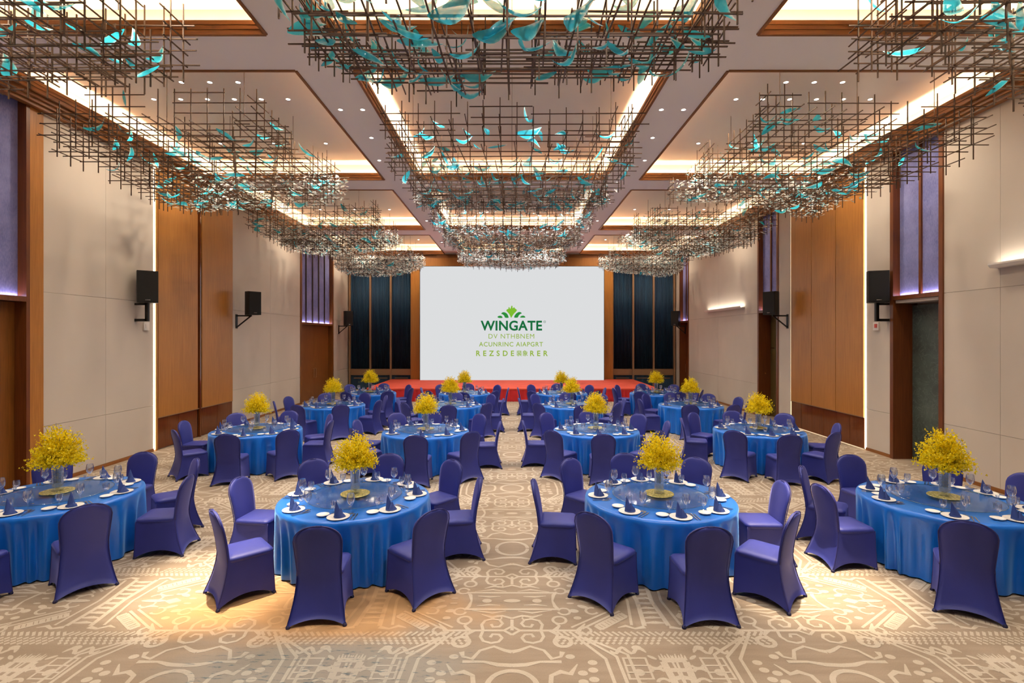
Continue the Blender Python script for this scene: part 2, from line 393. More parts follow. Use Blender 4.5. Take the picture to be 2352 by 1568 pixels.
    for a_, c_ in (((0.95, 0.97), (1.14, 0.97)), ((0.95, 1.24), (1.14, 1.24)), ((0.95, 0.96), (0.95, 1.25)), ((1.14, 0.96), (1.14, 1.25)), ((0.95, 1.07), (1.14, 1.07)), ((0.95, 1.16), (1.14, 1.16))): stroke([a_, c_], 0.02)
    disc(1.045, 1.16, 0.045); disc(1.045, 1.32, 0.05, 0.035)
    arc(1.2, 1.17, 0.06, 200, 340, 0.035); arc(1.2, 1.05, 0.055, 20, 170, 0.03); arc(1.215, 1.29, 0.05, 190, 350, 0.03); disc(1.2, 0.96, 0.045, 0.018, 0.7)
    for t in range(5): stroke([(1.27+0.026*t, 1.0), (1.262+0.026*t, 0.93-0.02*(t % 2))], [0.03, 0.008])
    stroke([(1.27, 1.0), (1.375, 1.0)], 0.06); stroke([(1.28, 1.02), (1.3, 1.36)], 0.06); stroke([(1.3, 1.13), (1.375, 1.13)], 0.05)
    stroke([(1.355, 1.0), (1.375, 1.36)], [0.02, 0.02]); stroke([(1.3, 1.24), (1.375, 1.22)], 0.05); stroke([(1.3, 1.34), (1.375, 1.34)], 0.03)
    # replicate with mirror symmetry
    for iy in range(-3, 10):
        for ix in range(-4, 5):
            for mx in (1, -1):
                for my in (1, -1):
                    for poly in shapes:
                        vs_ = []; EX = 0.0008+rnd.random()*0.0014
                        ok = True
                        for (x, y) in poly:
                            X = ix*PX+mx*x; Y = Y0+iy*PY+my*y
                            if abs(X) > 8.55 or Y < 2.5 or Y > 27: ok = False; break
                            vs_.append((X, Y, EX))
                        if not ok: continue
                        if mx*my < 0: vs_.reverse()
                        b.add(vs_, [tuple(range(len(vs_)))])
    # every face must look up
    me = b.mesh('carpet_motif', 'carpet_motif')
    import bmesh
    bm = bmesh.new(); bm.from_mesh(me)
    for f in bm.faces:
        f.normal_update()
        if f.normal.z < 0: f.normal_flip()
    bm.to_mesh(me); bm.free()
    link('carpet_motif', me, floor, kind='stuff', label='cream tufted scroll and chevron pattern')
carpet_pattern()

def build_ceiling():
    cb = MB()
    def openings():
        for (y0, y1) in BAYS:
            yield (-2.56, 2.56, y0, y1)
            yield (-8.32, -3.5, y0, y1)
            yield (3.5, 8.32, y0, y1)
    xs = [-9.3, -8.32, -3.5, -2.56, 2.56, 3.5, 8.32, 9.3]
    ys = [YF-0.2] + [y for b_ in BAYS for y in b_] + [YB+0.2]
    ops = list(openings())
    for i in range(len(xs)-1):
        for j in range(len(ys)-1):
            cx = (xs[i]+xs[i+1])/2; cy = (ys[j]+ys[j+1])/2
            if any(a < cx < b_ and c < cy < d for a, b_, c, d in ops): continue
            cb.box(xs[i], xs[i+1], ys[j], ys[j+1], ZC, ZC+0.03)
    ce = link('ceiling', cb.mesh('ceiling', 'ceiling_paint'), label='white coffered ballroom ceiling', cat='ceiling', kind='structure')
    # upper slab, seen as the coffer tops
    boxo('coffer_top', 'recess_paint', ce, -9.3, 9.3, YF-0.2, YB+0.2, ZR, ZR+0.1)
    names = {0: 'middle', -1: 'left', 1: 'right'}
    rows = ['nearest', 'second', 'third', 'farthest']
    S = 0.2
    for k, (x0, x1, y0, y1) in enumerate(ops):
        wallside = -1 if x0 < -8 else (1 if x1 > 8 else 0)
        w = MB()   # recess upstand walls set back behind the lip
        xa = x0-S if wallside != -1 else -XW+0.001; xb = x1+S if wallside != 1 else XW-0.001
        t = 0.03
        w.box(xa-t, xa, y0-S-t, y1+S+t, ZC+0.03, ZR); w.box(xb, xb+t, y0-S-t, y1+S+t, ZC+0.03, ZR)
        w.box(xa, xb, y0-S-t, y0-S, ZC+0.03, ZR); w.box(xa, xb, y1+S, y1+S+t, ZC+0.03, ZR)
        link('coffer_side', w.mesh('coffer_side', 'cove_paint'), ce)
        tr = MB()  # stepped timber lip
        for (o, z0, z1) in ((0.0, ZC-0.02, ZC+0.05), (0.03, ZC+0.05, ZC+0.11), (0.055, ZC+0.11, ZC+0.17)):
            e = 0.05
            tr.box(x0-e+0.02, x0+o*0.5+0.015, y0, y1, z0, z1); tr.box(x1-o*0.5-0.015, x1+e-0.02, y0, y1, z0, z1)
            tr.box(x0, x1, y0-e+0.02, y0+o*0.5+0.015, z0, z1); tr.box(x0, x1, y1-o*0.5-0.015, y1+e-0.02, z0, z1)
        side = names[wallside]; row = rows[k//3]
        tro = link('trim_%d' % (k+1), tr.mesh('trim', 'wood_trim'), label='stepped wooden rim of the %s %s ceiling coffer' % (row, side), cat='trim', kind='structure')
        l = MB(); q0, q1 = 0.09, 0.13; zz = ZC+0.032
        l.box(x0-q1, x0-q0, y0-q1, y1+q1, zz, zz+0.02); l.box(x1+q0, x1+q1, y0-q1, y1+q1, zz, zz+0.02)
        l.box(x0-q0, x1+q0, y0-q1, y0-q0, zz, zz+0.02); l.box(x0-q0, x1+q0, y1+q0, y1+q1, zz, zz+0.02)
        link('light_strip', l.mesh('light_strip', 'cove_light'), tro)
    return ce
ceiling = build_ceiling()
# timber crown along both side walls
for sgn, nm in ((-1, 'left'), (1, 'right')):
    b = MB()
    for (d, z0, z1) in ((0.22, 6.97, 7.05), (0.17, 6.91, 6.97), (0.12, 6.85, 6.91)):
        b.box(min(sgn*XW, sgn*(XW-d)), max(sgn*XW, sgn*(XW-d)), YF, YB, z0, z1)
    link('trim_%d' % (20+(sgn > 0)), b.mesh('crown', 'wood_trim'), label='long stepped wooden crown moulding along the %s wall' % nm, cat='trim', kind='structure')

ZT = 6.86
def wall_base(sgn, nm, openings_y):
    b = MB(); xo, xi = sgn*9.3, sgn*9.12
    b.box(min(xo, xi), max(xo, xi), YF, YB, 0, ZR)
    cur = YF
    for (y0, y1) in openings_y + [(YB, YB)]:
        if y0 > cur: b.box(min(sgn*9.12, sgn*(XW+0.03)), max(sgn*9.12, sgn*(XW+0.03)), cur, y0, 0, ZR)
        cur = y1
    # shallow wall above crown so cove pocket is closed
    return link('wall_'+nm, b.mesh('wall', 'wall_beige'), label='%s ballroom wall with beige panels, timber bays and blue fabric' % nm, cat='wall', kind='structure')
def panels(wall, sgn, y0, y1, vs_=(), zs=(0.07, 1.10, 3.57, ZT+0.1), mat='wall_beige', name='wall_panel', th=0.03, gap=0.006, base=True):
    ys = [y0, *vs_, y1]
    for a, c in zip(ys, ys[1:]):
        for z0, z1 in zip(zs, zs[1:]):
            boxo(name, mat, wall, sgn*XW, sgn*(XW+th), a+gap/2, c-gap/2, z0+gap/2, z1-gap/2)
    if base:
        b = MB(); b.box(min(sgn*(XW-0.015), sgn*(XW+0.03)), max(sgn*(XW-0.015), sgn*(XW+0.03)), y0, y1, 0, 0.07)
        link('baseboard', b.mesh('baseboard', 'wood_trim'), wall)
def timber(wall, sgn, cuts, base_split=1, gapw=0.02, zb=0.77):
    boxo('backing', 'seam_dark', wall, sgn*(XW+0.022), sgn*(XW+0.0295), cuts[0][0], cuts[-1][1], 0.02, ZT+0.1)
    for a, c in cuts:
        boxo('wood_panel', 'wood_panel', wall, sgn*(XW-0.02), sgn*(XW+0.02), a+gapw/2, c-gapw/2, zb+0.02, ZT+0.1)
        n = base_split
        for k in range(n):
            q0 = a+(c-a)*k/n; q1 = a+(c-a)*(k+1)/n
            boxo('base_panel', 'gloss_wood', wall, sgn*(XW+0.0), sgn*(XW+0.02), q0+0.006, q1-0.006, 0.02, zb)
    y0 = cuts[0][0]; y1 = cuts[-1][1]
    b = MB(); b.box(min(sgn*(XW-0.02), sgn*(XW+0.03)), max(sgn*(XW-0.02), sgn*(XW+0.03)), y0, y1, zb, zb+0.02)
    link('rail', b.mesh('rail', 'bronze'), wall)
def bay(wall, sgn, y0, y1, fabric_n, frame=0.1, zl=3.6, depth=0.12, frame_mat='wood_dark', wide=None, fin='wood_dark'):
    # jambs, lintel, fabric and fins above, glow line
    f0, f1 = y0+frame, y1-(wide or frame)
    boxo('door_frame', frame_mat, wall, sgn*(XW-0.03), sgn*9.12, y0, f0, 0, ZT+0.1)
    if wide:
        boxo('door_frame', frame_mat, wall, sgn*(XW-0.03), sgn*9.12, f1, f1+0.07, 0, ZT+0.1)
        boxo('door_casing', 'wood_panel', wall, sgn*(XW-0.01), sgn*(XW+0.03), f1+0.07, y1, 0, ZT+0.1)
    else:
        boxo('door_frame', frame_mat, wall, sgn*(XW-0.03), sgn*9.12, f1, y1, 0, ZT+0.1)
    boxo('lintel', frame_mat, wall, sgn*(XW-0.03), sgn*9.12, f0, f1, zl-0.09, zl)
    n = fabric_n
    for k in range(n):
        a = f0+(f1-f0)*k/n; c = f0+(f1-f0)*(k+1)/n
        boxo('fabric_panel', 'blue_fabric', wall, sgn*(XW+depth), sgn*(XW+depth+0.03), a+0.004, c-0.004, zl+0.01, ZT+0.1)
        if k: boxo('mullion', fin, wall, sgn*(XW+depth-0.04), sgn*(XW+depth+0.03), a-0.03, a+0.03, zl, ZT+0.1)
    boxo('light_strip', 'lilac_light', wall, sgn*(XW+depth-0.035), sgn*(XW+depth-0.02), f0+0.02, f1-0.02, zl+0.001, zl+0.006)
    return f0, f1

# ---- left wall
wl = wall_base(-1, 'left', [(6.6, 9.35), (21.2, 25.1)])
panels(wl, -1, YF, 6.6, (1.2, 4.0))
f = bay(wl, -1, 6.6, 9.58, 2, wide=0.36, zl=3.46)
panels(wl, -1, 9.58, 12.53, (11.06,))
boxo('light_strip', 'upright_light', wl, -XW+0.012, -XW-0.02, 12.545, 12.575, 0.03, ZT)
boxo('edge_strip', 'wood_panel', wl, -XW+0.02, -XW-0.03, 12.59, 12.66, 0.0, ZT+0.1)
timber(wl, -1, [(12.67, 14.28), (14.46, 16.06)], base_split=2)
boxo('reveal', 'bronze_dark', wl, -XW-0.02, -XW-0.03, 14.28, 14.46, 0.0, ZT+0.1)
boxo('reveal', 'gloss_wood', wl, -XW+0.035, -XW-0.03, 14.34, 14.40, 0.0, ZT+0.1)
panels(wl, -1, 16.06, 21.2, (18.6,))
bay(wl, -1, 21.2, 25.1, 5, frame=0.14, frame_mat='wood_door', zl=3.35, fin='seam_dark')
panels(wl, -1, 25.1, YB, ())
# ---- right wall
wr = wall_base(1, 'right', [(10.4, 11.85), (16.85, 18.25), (25.4, 26.75)])
panels(wr, 1, YF, 10.4, (2.6, 6.1, 9.2), zs=(0.07, 1.02, 3.62, ZT+0.1))
bay(wr, 1, 10.4, 11.85, 2, zl=3.66)
panels(wr, 1, 11.85, 12.68, (), zs=(0.07, 1.0, ZT+0.1))
boxo('light_strip', 'upright_light', wr, XW-0.012, XW+0.02, 12.695, 12.72, 0.03, ZT)
timber(wr, 1, [(12.75, 13.85), (13.85, 14.98), (14.98, 16.08)], base_split=2)
boxo('light_strip', 'floor_light', wr, XW-0.012, XW-0.022, 12.75, 16.08, 0.004, 0.016)
boxo('light_strip', 'floor_light', wr, XW-0.012, XW+0.02, 16.09, 16.105, 0.03, ZT)
panels(wr, 1, 16.11, 16.85, (), zs=(0.07, ZT+0.1))
bay(wr, 1, 16.85, 18.25, 2, zl=3.66)
panels(wr, 1, 18.25, 25.4, (21.8,))
bay(wr, 1, 25.4, 26.75, 2, zl=3.55)
panels(wr, 1, 26.75, YB, ())

# doors
def door(nm, sgn, y0, y1, zt, mat, leaves, x, label, handle=True, hm='bronze'):
    d = link(nm, None, label=label, cat='door', kind='structure', loc=(sgn*x, (y0+y1)/2, 0))
    w = (y1-y0)/leaves
    for k in range(leaves):
        b = MB(); a = -(y1-y0)/2+w*k; b.box(-0.025, 0.025, a+0.004, a+w-0.004, 0.01, zt)
        lf = link('door_leaf', b.mesh('door_leaf', mat), d)
        if handle:
            h = MB(); yy = a+w-0.12 if k == 0 else a+0.12
            h.tube([(-sgn*0.025, yy, 0.95), (-sgn*0.08, yy, 0.95), (-sgn*0.08, yy, 1.35), (-sgn*0.025, yy, 1.35)], 0.013, 6)
            link('door_handle', h.mesh('handle', hm), lf)
    return d
door('door_1', -1, 6.71, 9.22, 3.36, 'wood_door', 2, XW+0.2, 'tall brown wooden door below the near left blue fabric')
door('door_2', -1, 21.35, 24.95, 3.25, 'wood_door', 2, XW+0.2, 'brown wooden double door below the far left blue fabric')
door('door_3', 1, 10.51, 11.74, 3.45, 'slate', 1, XW+0.42, 'tall grey-green slate door panel in the near right bay', False)
door('door_4', 1, 16.96, 18.14, 2.35, 'olive_door', 1, XW+0.4, 'plain olive door in the shadowy middle right bay', False)
boxo('transom_panel', 'olive_door', wr, XW+0.38, XW+0.42, 16.96, 18.14, 2.37, 3.56)
door('door_5', 1, 25.5, 26.65, 3.42, 'wood_dark', 1, XW+0.3, 'dark brown door in the far right corner bay')
boxo('soffit', 'wall_beige', wr, XW+0.02, XW+0.4, 10.51, 11.74, 3.5, 3.565)

# ---- back wall, front wall behind camera
bw = MB(); bw.box(-9.3, 9.3, YB, YB+0.2, 0, ZR)
wb = link('wall_back', bw.mesh('wall_back', 'wood_dark'), label='end wall behind the stage, timber with dark curtained bays', cat='wall', kind='structure')
fw = MB(); fw.box(-9.3, 9.3, YF-0.2, YF, 0, ZR)
link('wall_front', fw.mesh('wall_front', 'wall_beige'), label='plain beige wall at the entrance end', cat='wall', kind='structure')
boxo('header', 'wood_panel', wb, -5.25, 5.25, 27.15, YB, 6.42, 6.85)
boxo('header_rail', 'wood_trim', wb, -XW, XW, 27.3, YB, 6.85, 7.05)
for sgn, nm in ((-1, 'left'), (1, 'right')):
    boxo('column', 'wood_panel', wb, sgn*4.8, sgn*5.25, 27.15, YB, 0, 6.42)
    xs = [5.27, 6.35, 7.42, 8.5]
    for k in range(4):
        boxo('post', 'bronze', wb, sgn*(xs[k]-0.045), sgn*(xs[k]+0.045), 27.33, YB, 0, 6.85)
    order = ['beside the screen', 'in the middle', 'next to the side wall']
    for k in range(3):
        a, c = xs[k]+0.045, xs[k+1]-0.045
        boxo('band', 'bronze', wb, sgn*a, sgn*c, 27.38, YB, 0.74, 1.06)
        boxo('lower_panel', 'teal_curtain', wb, sgn*a, sgn*c, 27.45, YB, 0.0, 0.74)
        boxo('trim_bar', 'bronze', wb, sgn*(a+0.15), sgn*(c-0.15), 27.42, 27.46, 0.56, 0.60)
        b = MB(); n = 84
        for i in range(n+1):
            x = a+(c-a)*i/n; y = 27.47+0.035*math.sin(i*2*PI/6)+0.01*math.sin(i*1.7+k)
            b.v += [(sgn*x, y, 1.07), (sgn*x, y, 6.84)]
            if i: b.f.append((2*i-2, 2*i, 2*i+1, 2*i-1) if sgn > 0 else (2*i-2, 2*i-1, 2*i+1, 2*i)); b.mi.append(0)
        cu = link('curtain', b.mesh('curtain', 'teal_curtain', True), label='dark teal pleated curtain %s, on the %s of the screen' % (order[k], nm), cat='curtain', group='pleated curtains on the end wall')
        md = cu.modifiers.new('thickness', 'SOLIDIFY'); md.thickness = 0.01

# ------------------------------------------------------------------ stage and screen
st = link('stage', None, loc=(0, 22.15, 0), label='low red stage with pleated skirt in front of the screen', cat='stage')
def rrect(w, d, r, n=8):
    p = []
    for cx, cy, a0 in ((w-r, 0+r, -90), (w-r, d-0.02, 0), (-w+r, d-0.02, 90), (-w+r, r, 180)):
        rr = r if cy < d/2 else 0.02
        for k in range(n+1):
            a = R(a0+90*k/n); p.append(((cx if rr == r else (w-0.02)*(1 if cx > 0 else -1))+rr*math.cos(a), (cy if rr == r else d-0.02)+rr*math.sin(a)))
    return p
def stage_parts():
    pr = rrect(6.25, 4.9, 0.35)
    b = MB(); n = len(pr)
    b.v = [(x, y, 0.50) for x, y in pr]+[(x, y, 0.55) for x, y in pr]
    b.f = [tuple(range(n))[::-1], tuple(range(n, 2*n))]+[(i, (i+1) % n, n+(i+1) % n, n+i) for i in range(n)]; b.mi = [0]*len(b.f)
    link('deck', b.mesh('deck', 'red_carpet'), st)
    # pleated skirt follows outline
    pts = []
    for i in range(n):
        p = Vector(pr[i]); q = Vector(pr[(i+1) % n]); L = (q-p).length; m = max(1, int(L/0.035))
        for k in range(m): pts.append((p.lerp(q, k/m), Vector((q.y-p.y, p.x-q.x)).normalized() if L > 1e-6 else Vector((0, -1))))
    b = MB(); m = len(pts); rnd = random.Random(2)
    for i, (p, nn) in enumerate(pts):
        o = 0.018*math.sin(i*2*PI/5.0)+rnd.uniform(-0.004, 0.004)
        q0 = p-nn*0.02+nn*o*0.4; q1 = p+nn*(o+0.012)
        b.v += [(q1.x, q1.y, 0.005), (q0.x, q0.y, 0.505)]
    for i in range(m):
        j = (i+1) % m; b.f.append((2*i, 2*j, 2*j+1, 2*i+1)); b.mi.append(0)
    link('skirt', b.mesh('skirt', 'red_skirt', True), st)
stage_parts()

YS = 26.5
scr = link('led_screen', None, loc=(0, YS, 0.55), label='large white lit screen standing on the red stage, showing a green logo', cat='screen')
boxo('housing', 'black', scr, -4.68, 4.68, 0.0, 0.25, 0.0, 5.78)
boxo('display', 'screen_white', scr, -4.66, 4.66, -0.012, 0.0, 0.0, 5.76)
def px(x, y): # reference layout on the panel, metres relative to the screen's foot
    k = YS/1200.0
    return ((x-1177)*k, (773-y)*k+CAM_H-0.55)
def poly_on_screen(name, polys, mat):
    b = MB()
    for P in polys:
        for _ in range(2):   # round the corners
            P = [(a_[0]*w_+c_[0]*(1-w_), a_[1]*w_+c_[1]*(1-w_)) for a_, c_ in zip(P, P[1:]+P[:1]) for w_ in (0.78, 0.22)]
        n = len(P); b.add([(x, -0.016, z) for x, z in P], [tuple(range(n))])
    o = link(name, b.mesh(name, mat), scr)
    return o
def logo():
    def crop(x, y): return px(1080+x/11.2, 690+y/11.2)
    leaf = [(1068, 443), (1095, 400), (1130, 345), (1190, 285), (1215, 250), (1195, 222), (1165, 208), (1152, 178), (1130, 176), (1098, 205), (1100, 140), (1085, 130), (1070, 135), (1052, 205), (1035, 215), (1025, 180), (1008, 165), (995, 180), (1000, 210), (955, 228), (935, 252), (955, 280), (1010, 340), (1040, 395), (1055, 443)]
    poly_on_screen('logo_leaf', [[crop(*p) for p in leaf][::-1]], 'screen_lime')
    a = [(905, 446), (890, 395), (850, 355), (803, 342), (830, 308), (875, 296), (925, 312), (975, 355), (1003, 430), (995, 446)]
    c = [(1138, 430), (1155, 380), (1200, 325), (1260, 292), (1310, 297), (1345, 330), (1300, 345), (1262, 380), (1240, 430), (1225, 442), (1150, 442)]
    d = [(706, 424), (740, 395), (785, 388), (825, 400), (852, 446), (790, 452), (735, 445)]
    e = [(1285, 440), (1310, 405), (1360, 384), (1405, 395), (1435, 428), (1420, 440)]
    for P in (a, c, d, e): poly_on_screen('logo_petal', [[crop(*p) for p in P]], 'screen_mid_green')
    def text(body, x0, x1, y0, y1, mat, offset=0.0, spacing=1.0):
        # fit text into the given box of the layout
        cu = bpy.data.curves.new('lettering', 'FONT'); cu.body = body; cu.offset = offset; cu.space_character = spacing
        cu.resolution_u = 4
        o = bpy.data.objects.new('lettering_source', cu); COL.objects.link(o)
        dg = bpy.context.evaluated_depsgraph_get(); dg.update()
        me = bpy.data.meshes.new_from_object(o.evaluated_get(dg)); bpy.data.objects.remove(o)
        xs_ = [v.co.x for v in me.vertices]; ys_ = [v.co.y for v in me.vertices]
        if not xs_: return
        a0, b0 = crop(x0, y1); a1, b1 = crop(x1, y0)
        sx = (a1-a0)/(max(xs_)-min(xs_)); sy = (b1-b0)/(max(ys_)-min(ys_))
        for v in me.vertices:
            v.co = Vector((a0+(v.co.x-min(xs_))*sx, -0.016, b0+(v.co.y-min(ys_))*sy))
        # one object per letter: faces gathered by overlapping x-range
        par = list(range(len(me.vertices)))
        def root_(i):
            while par[i] != i: par[i] = par[par[i]]; i = par[i]
            return i
        for p in me.polygons:
            for q in p.vertices[1:]: par[root_(q)] = root_(p.vertices[0])
        span = {}
        for v in me.vertices:
            r_ = root_(v.index); a_ = span.get(r_, (9e9, -9e9)); span[r_] = (min(a_[0], v.co.x), max(a_[1], v.co.x))
        groups = []
        for r_, (lo, hi) in sorted(span.items(), key=lambda t_: t_[1]):
            if groups and lo < groups[-1][1]-0.01: groups[-1][0].add(r_); groups[-1][1] = max(groups[-1][1], hi)
            else: groups.append([{r_}, hi])
        for rs, _hi in groups:
            b = MB(); mp = {}
            for p in me.polygons:
                if root_(p.vertices[0]) in rs:
                    f_ = []
                    for q in p.vertices:
                        if q not in mp: mp[q] = len(b.v); b.v.append(tuple(me.vertices[q].co))
                        f_.append(mp[q])
                    b.f.append(tuple(f_)); b.mi.append(0)
            if b.f: link('letter', b.mesh('letter', mat), scr)
    text('WINGATE', 280, 1860, 515, 775, 'screen_dark_green', 0.028, 1.05)
    text('DV NTHBNEM', 482, 1660, 858, 978, 'screen_olive', 0.0, 1.12)
    text('ACUNRINC AIAPGRT', 238, 1882, 1065, 1182, 'screen_olive', 0.010, 1.12)
    text('REZSDE', 165, 1140, 1285, 1428, 'screen_olive', 0.022, 1.75)
    text('\u88f4\u8c61', 1198, 1495, 1280, 1432, 'screen_olive', 0.012, 1.12)
    text('RER', 1552, 2008, 1288, 1428, 'screen_olive', 0.022, 1.75)
    ring = MB(); cx, cz = crop(1926, 546); r = 0.062
    for k in range(24):
        a0 = 2*PI*k/24; a1 = 2*PI*(k+1)/24
        ring.add([(cx+rr*math.cos(a_), -0.016, cz+rr*math.sin(a_)) for rr, a_ in ((r, a0), (r, a1), (r*0.8, a1), (r*0.8, a0))], [(0, 1, 2, 3)])
    link('registered_mark', ring.mesh('registered_mark', 'screen_dark_green'), scr)
    text('R', 1914, 1938, 532, 560, 'screen_dark_green')
logo()

# ------------------------------------------------------------------ wall fittings
def speaker(x, y, z0, yaw, label, sgn, kind_label):
    o = link('wall_speaker', None, loc=(x, y, z0), rot=(0, 0, yaw), label=label, cat='speaker', group='wall speakers')
    H, W2, D = 0.72, 0.2, 0.36
    b = MB() # trapezoid cabinet: wide grille front (-Y), narrow back
    p = [(-W2, -D/2), (W2, -D/2), (W2, 0.02), (0.12, D/2), (-0.12, D/2), (-W2, 0.02)]
    n = 6; b.v = [(a, c, 0) for a, c in p]+[(a, c, H) for a, c in p]
    b.f = [tuple(range(n))[::-1], tuple(range(n, 2*n))]+[(i, (i+1) % n, n+(i+1) % n, n+i) for i in range(n)]; b.mi = [0]*len(b.f)
    link('cabinet', b.mesh('cabinet', 'black'), o)
    boxo('grille', 'grille', o, -W2+0.015, W2-0.015, -D/2-0.014, -D/2, 0.03, H-0.02)
    boxo('badge', 'steel', o, -0.05, 0.05, -D/2-0.018, -D/2-0.013, 0.05, 0.07)
    # bracket back to the wall, built in world axes then turned back
    br = MB(); wx = sgn*XW-x
    if kind_label == 1:
        br.box(-0.035, 0.035, -0.03, 0.03, -0.42, 0.0); br.box(min(0, wx), max(0, wx), -0.03, 0.03, -0.42, -0.36); br.box(min(0, wx), max(0, wx), -0.03, 0.03, -0.05, -0.005)
    else:
      br.box(min(wx-sgn*0.02, wx), max(wx-sgn*0.02, wx), -0.05, 0.05, -0.42, 0.02)
      br.box(min(0, wx), max(0, wx), -0.025, 0.025, -0.05, -0.005)
      br.bar((wx-sgn*0.02, 0, -0.38), (0.02*sgn, 0, -0.03), 0.035)
    bo = link('bracket', br.mesh('bracket', 'black_metal'), o, rot=(0, 0, -yaw))
for sgn, nm in ((-1, 'left'), (1, 'right')):
    speaker(sgn*8.33, 11.93, 3.52, sgn*R(-38) if False else (R(38) if sgn < 0 else R(-22)), 'black wall speaker nearest the camera on the %s wall, above a small switch box' % nm, sgn, 1)
    speaker(sgn*8.12, 16.3, 3.43, R(58) if sgn < 0 else R(-58), 'black wall speaker on the %s wall at mid-length, on a triangular bracket' % nm, sgn, 2)
    speaker(sgn*8.15, 25.9, 3.3, R(45) if sgn < 0 else R(-45), 'small-looking black speaker on the %s wall by the end curtains' % nm, sgn, 3)
    y = 12.25
    o = link('switch_box', None, loc=(sgn*(XW-0.02), y if sgn < 0 else 12.3, 2.9), label='small white switch box under the near %s speaker' % nm, cat='switch')
    b = MB(); b.box(-0.02, 0.02, -0.09, 0.09, 0, 0.19); link('cover', b.mesh('cover', 'white_plastic'), o)
    b = MB(); b.box(*sorted((-sgn*0.02, -sgn*0.032)), -0.05, 0.03, 0.06, 0.15); link('button', b.mesh('button', 'white_plastic' if sgn < 0 else 'red_plastic'), o)
def ledge(y0, y1, z, label):
    o = link('wall_light', None, loc=(XW, (y0+y1)/2, z), label=label, cat='wall light', group='light ledges on the right wall')
    h = (y1-y0)/2
    b = MB(); p = [(0, 0), (-0.16, 0.0), (-0.17, 0.05), (-0.15, 0.05), (-0.15, 0.02), (-0.0, 0.02)]
    p = [(0, -0.02), (-0.14, -0.02), (-0.18, 0.03), (-0.18, 0.06), (-0.165, 0.06), (-0.16, 0.02), (0, 0.02)]
    n = len(p); b.v = [(a, -h, c) for a, c in p]+[(a, h, c) for a, c in p]
    b.f = [(i, (i+1) % n, n+(i+1) % n, n+i) for i in range(n)]+[tuple(range(n))[::-1], tuple(range(n, 2*n))]; b.mi = [0]*len(b.f)
    link('housing', b.mesh('housing', 'white_plastic'), o)
    boxo('light_strip', 'ledge_light', o, -0.15, -0.09, -h+0.03, h-0.03, 0.022, 0.035)
ledge(19.3, 22.9, 3.83, 'long white light ledge on the right wall between the far bays')
ledge(5.6, 9.25, 3.98, 'white light ledge at the right edge, beside the slate bay')

# ------------------------------------------------------------------ downlights
def lathe_mesh(name, prof, mat, n=20, smooth=True, angle=40, **kw):
    b = MB(); b.lathe(prof, n, **kw); return b.mesh(name, mat, smooth, angle)
RIM = lathe_mesh('rim', [(0.04, -0.004), (0.056, -0.006), (0.06, 0.0), (0.04, 0.0)], 'white_plastic')
FACE = lathe_mesh('lamp_face', [(0.0, -0.002), (0.041, -0.002)], 'lamp_face')
def downlight(x, y, z, power, size, blend, label, group, col=LAMP, radius=0.04):
    o = link('downlight', None, loc=(x, y, z), label=label, cat='downlight', group=group)
    link('rim', RIM, o); link('lamp_face', FACE, o)
    if power:
        ld = bpy.data.lights.new('lamp', 'SPOT'); ld.energy = power; ld.spot_size = R(size); ld.spot_blend = blend
        ld.color = col; ld.shadow_soft_size = radius
        link('lamp', ld, o, loc=(0, 0, -0.02))
strip_rows = [(2.9, 3.04), (5.9, 3.25), (9.9, 3.25), (9.9, 2.83), (11.3, 3.04), (12.75, 3.24), (16.4, 3.04), (19.4, 3.17), (23.8, 3.2)]
for y, x in strip_rows:
    for s in (-1, 1):
        side = 'left' if s < 0 else 'right'
        if abs(y-5.9) < 0.1:
            downlight(s*x, y, ZC, P_POOL, 21, 1.0, 'small round downlight in the %s ceiling strip over the front carpet' % side, 'downlights in the ceiling strips', (1.0, 0.80, 0.56))
        else:
            where = {2.9: 'nearest the camera', 9.9: 'in the pair', 11.3: 'just past the pair', 12.75: 'two past the pair', 16.4: 'mid-hall', 19.4: 'two bays before the stage', 23.8: 'nearest the stage'}[y]
            if y == 9.9: where = 'outer one of the pair' if x > 3 else 'inner one of the pair'
            downlight(s*x, y, ZC, P_STRIP if not (y == 9.9 and x < 3) else 0, 140, 1.0, 'small round downlight in the %s ceiling strip, %s' % (side, where), 'downlights in the ceiling strips')
rown = ['nearest', 'second', 'third', 'farthest']
posn = ['innermost', 'second', 'third', 'fourth', 'fifth', 'wall-side']
for bi, (y0, y1) in enumerate(BAYS):
    for s in (-1, 1):
        side = 'left' if s < 0 else 'right'
        if bi in (0, 1):
            for k in range(6):
                downlight(s*(4.5+0.54*k), y0+2.05, ZR, P_RECESS if k in (0, 5) else 0, 155, 1.0, 'tiny recessed downlight, %s of six across the %s %s coffer' % (posn[k], rown[bi], side), 'downlights inside the coffers', (1.0, 0.83, 0.62), 0.13)
            for k in range(3):
                downlight(s*(5.14+0.53*k), y0+1.35, ZR, 0, 0, 0, 'tiny recessed downlight, %s of three across the %s %s coffer' % (('inner', 'middle', 'outer')[k], rown[bi], side), 'downlights inside the coffers')
        for k in range(3):
            downlight(s*(4.6+1.3*k), y1-1.4, ZR, P_RECESS if k in (0, 2) else 0, 155, 1.0, 'tiny recessed downlight, %s of the far row in the %s %s coffer' % (('inner', 'middle', 'outer')[k], rown[bi], side), 'downlights inside the coffers', (1.0, 0.83, 0.62), 0.13)
    for k in range(2):
        downlight((-1.2, 1.2)[k], y0+0.9, ZR, P_RECESS, 140, 1.0, 'recessed downlight at the %s of the %s middle coffer' % (('left', 'right')[k], rown[bi]), 'downlights inside the coffers')

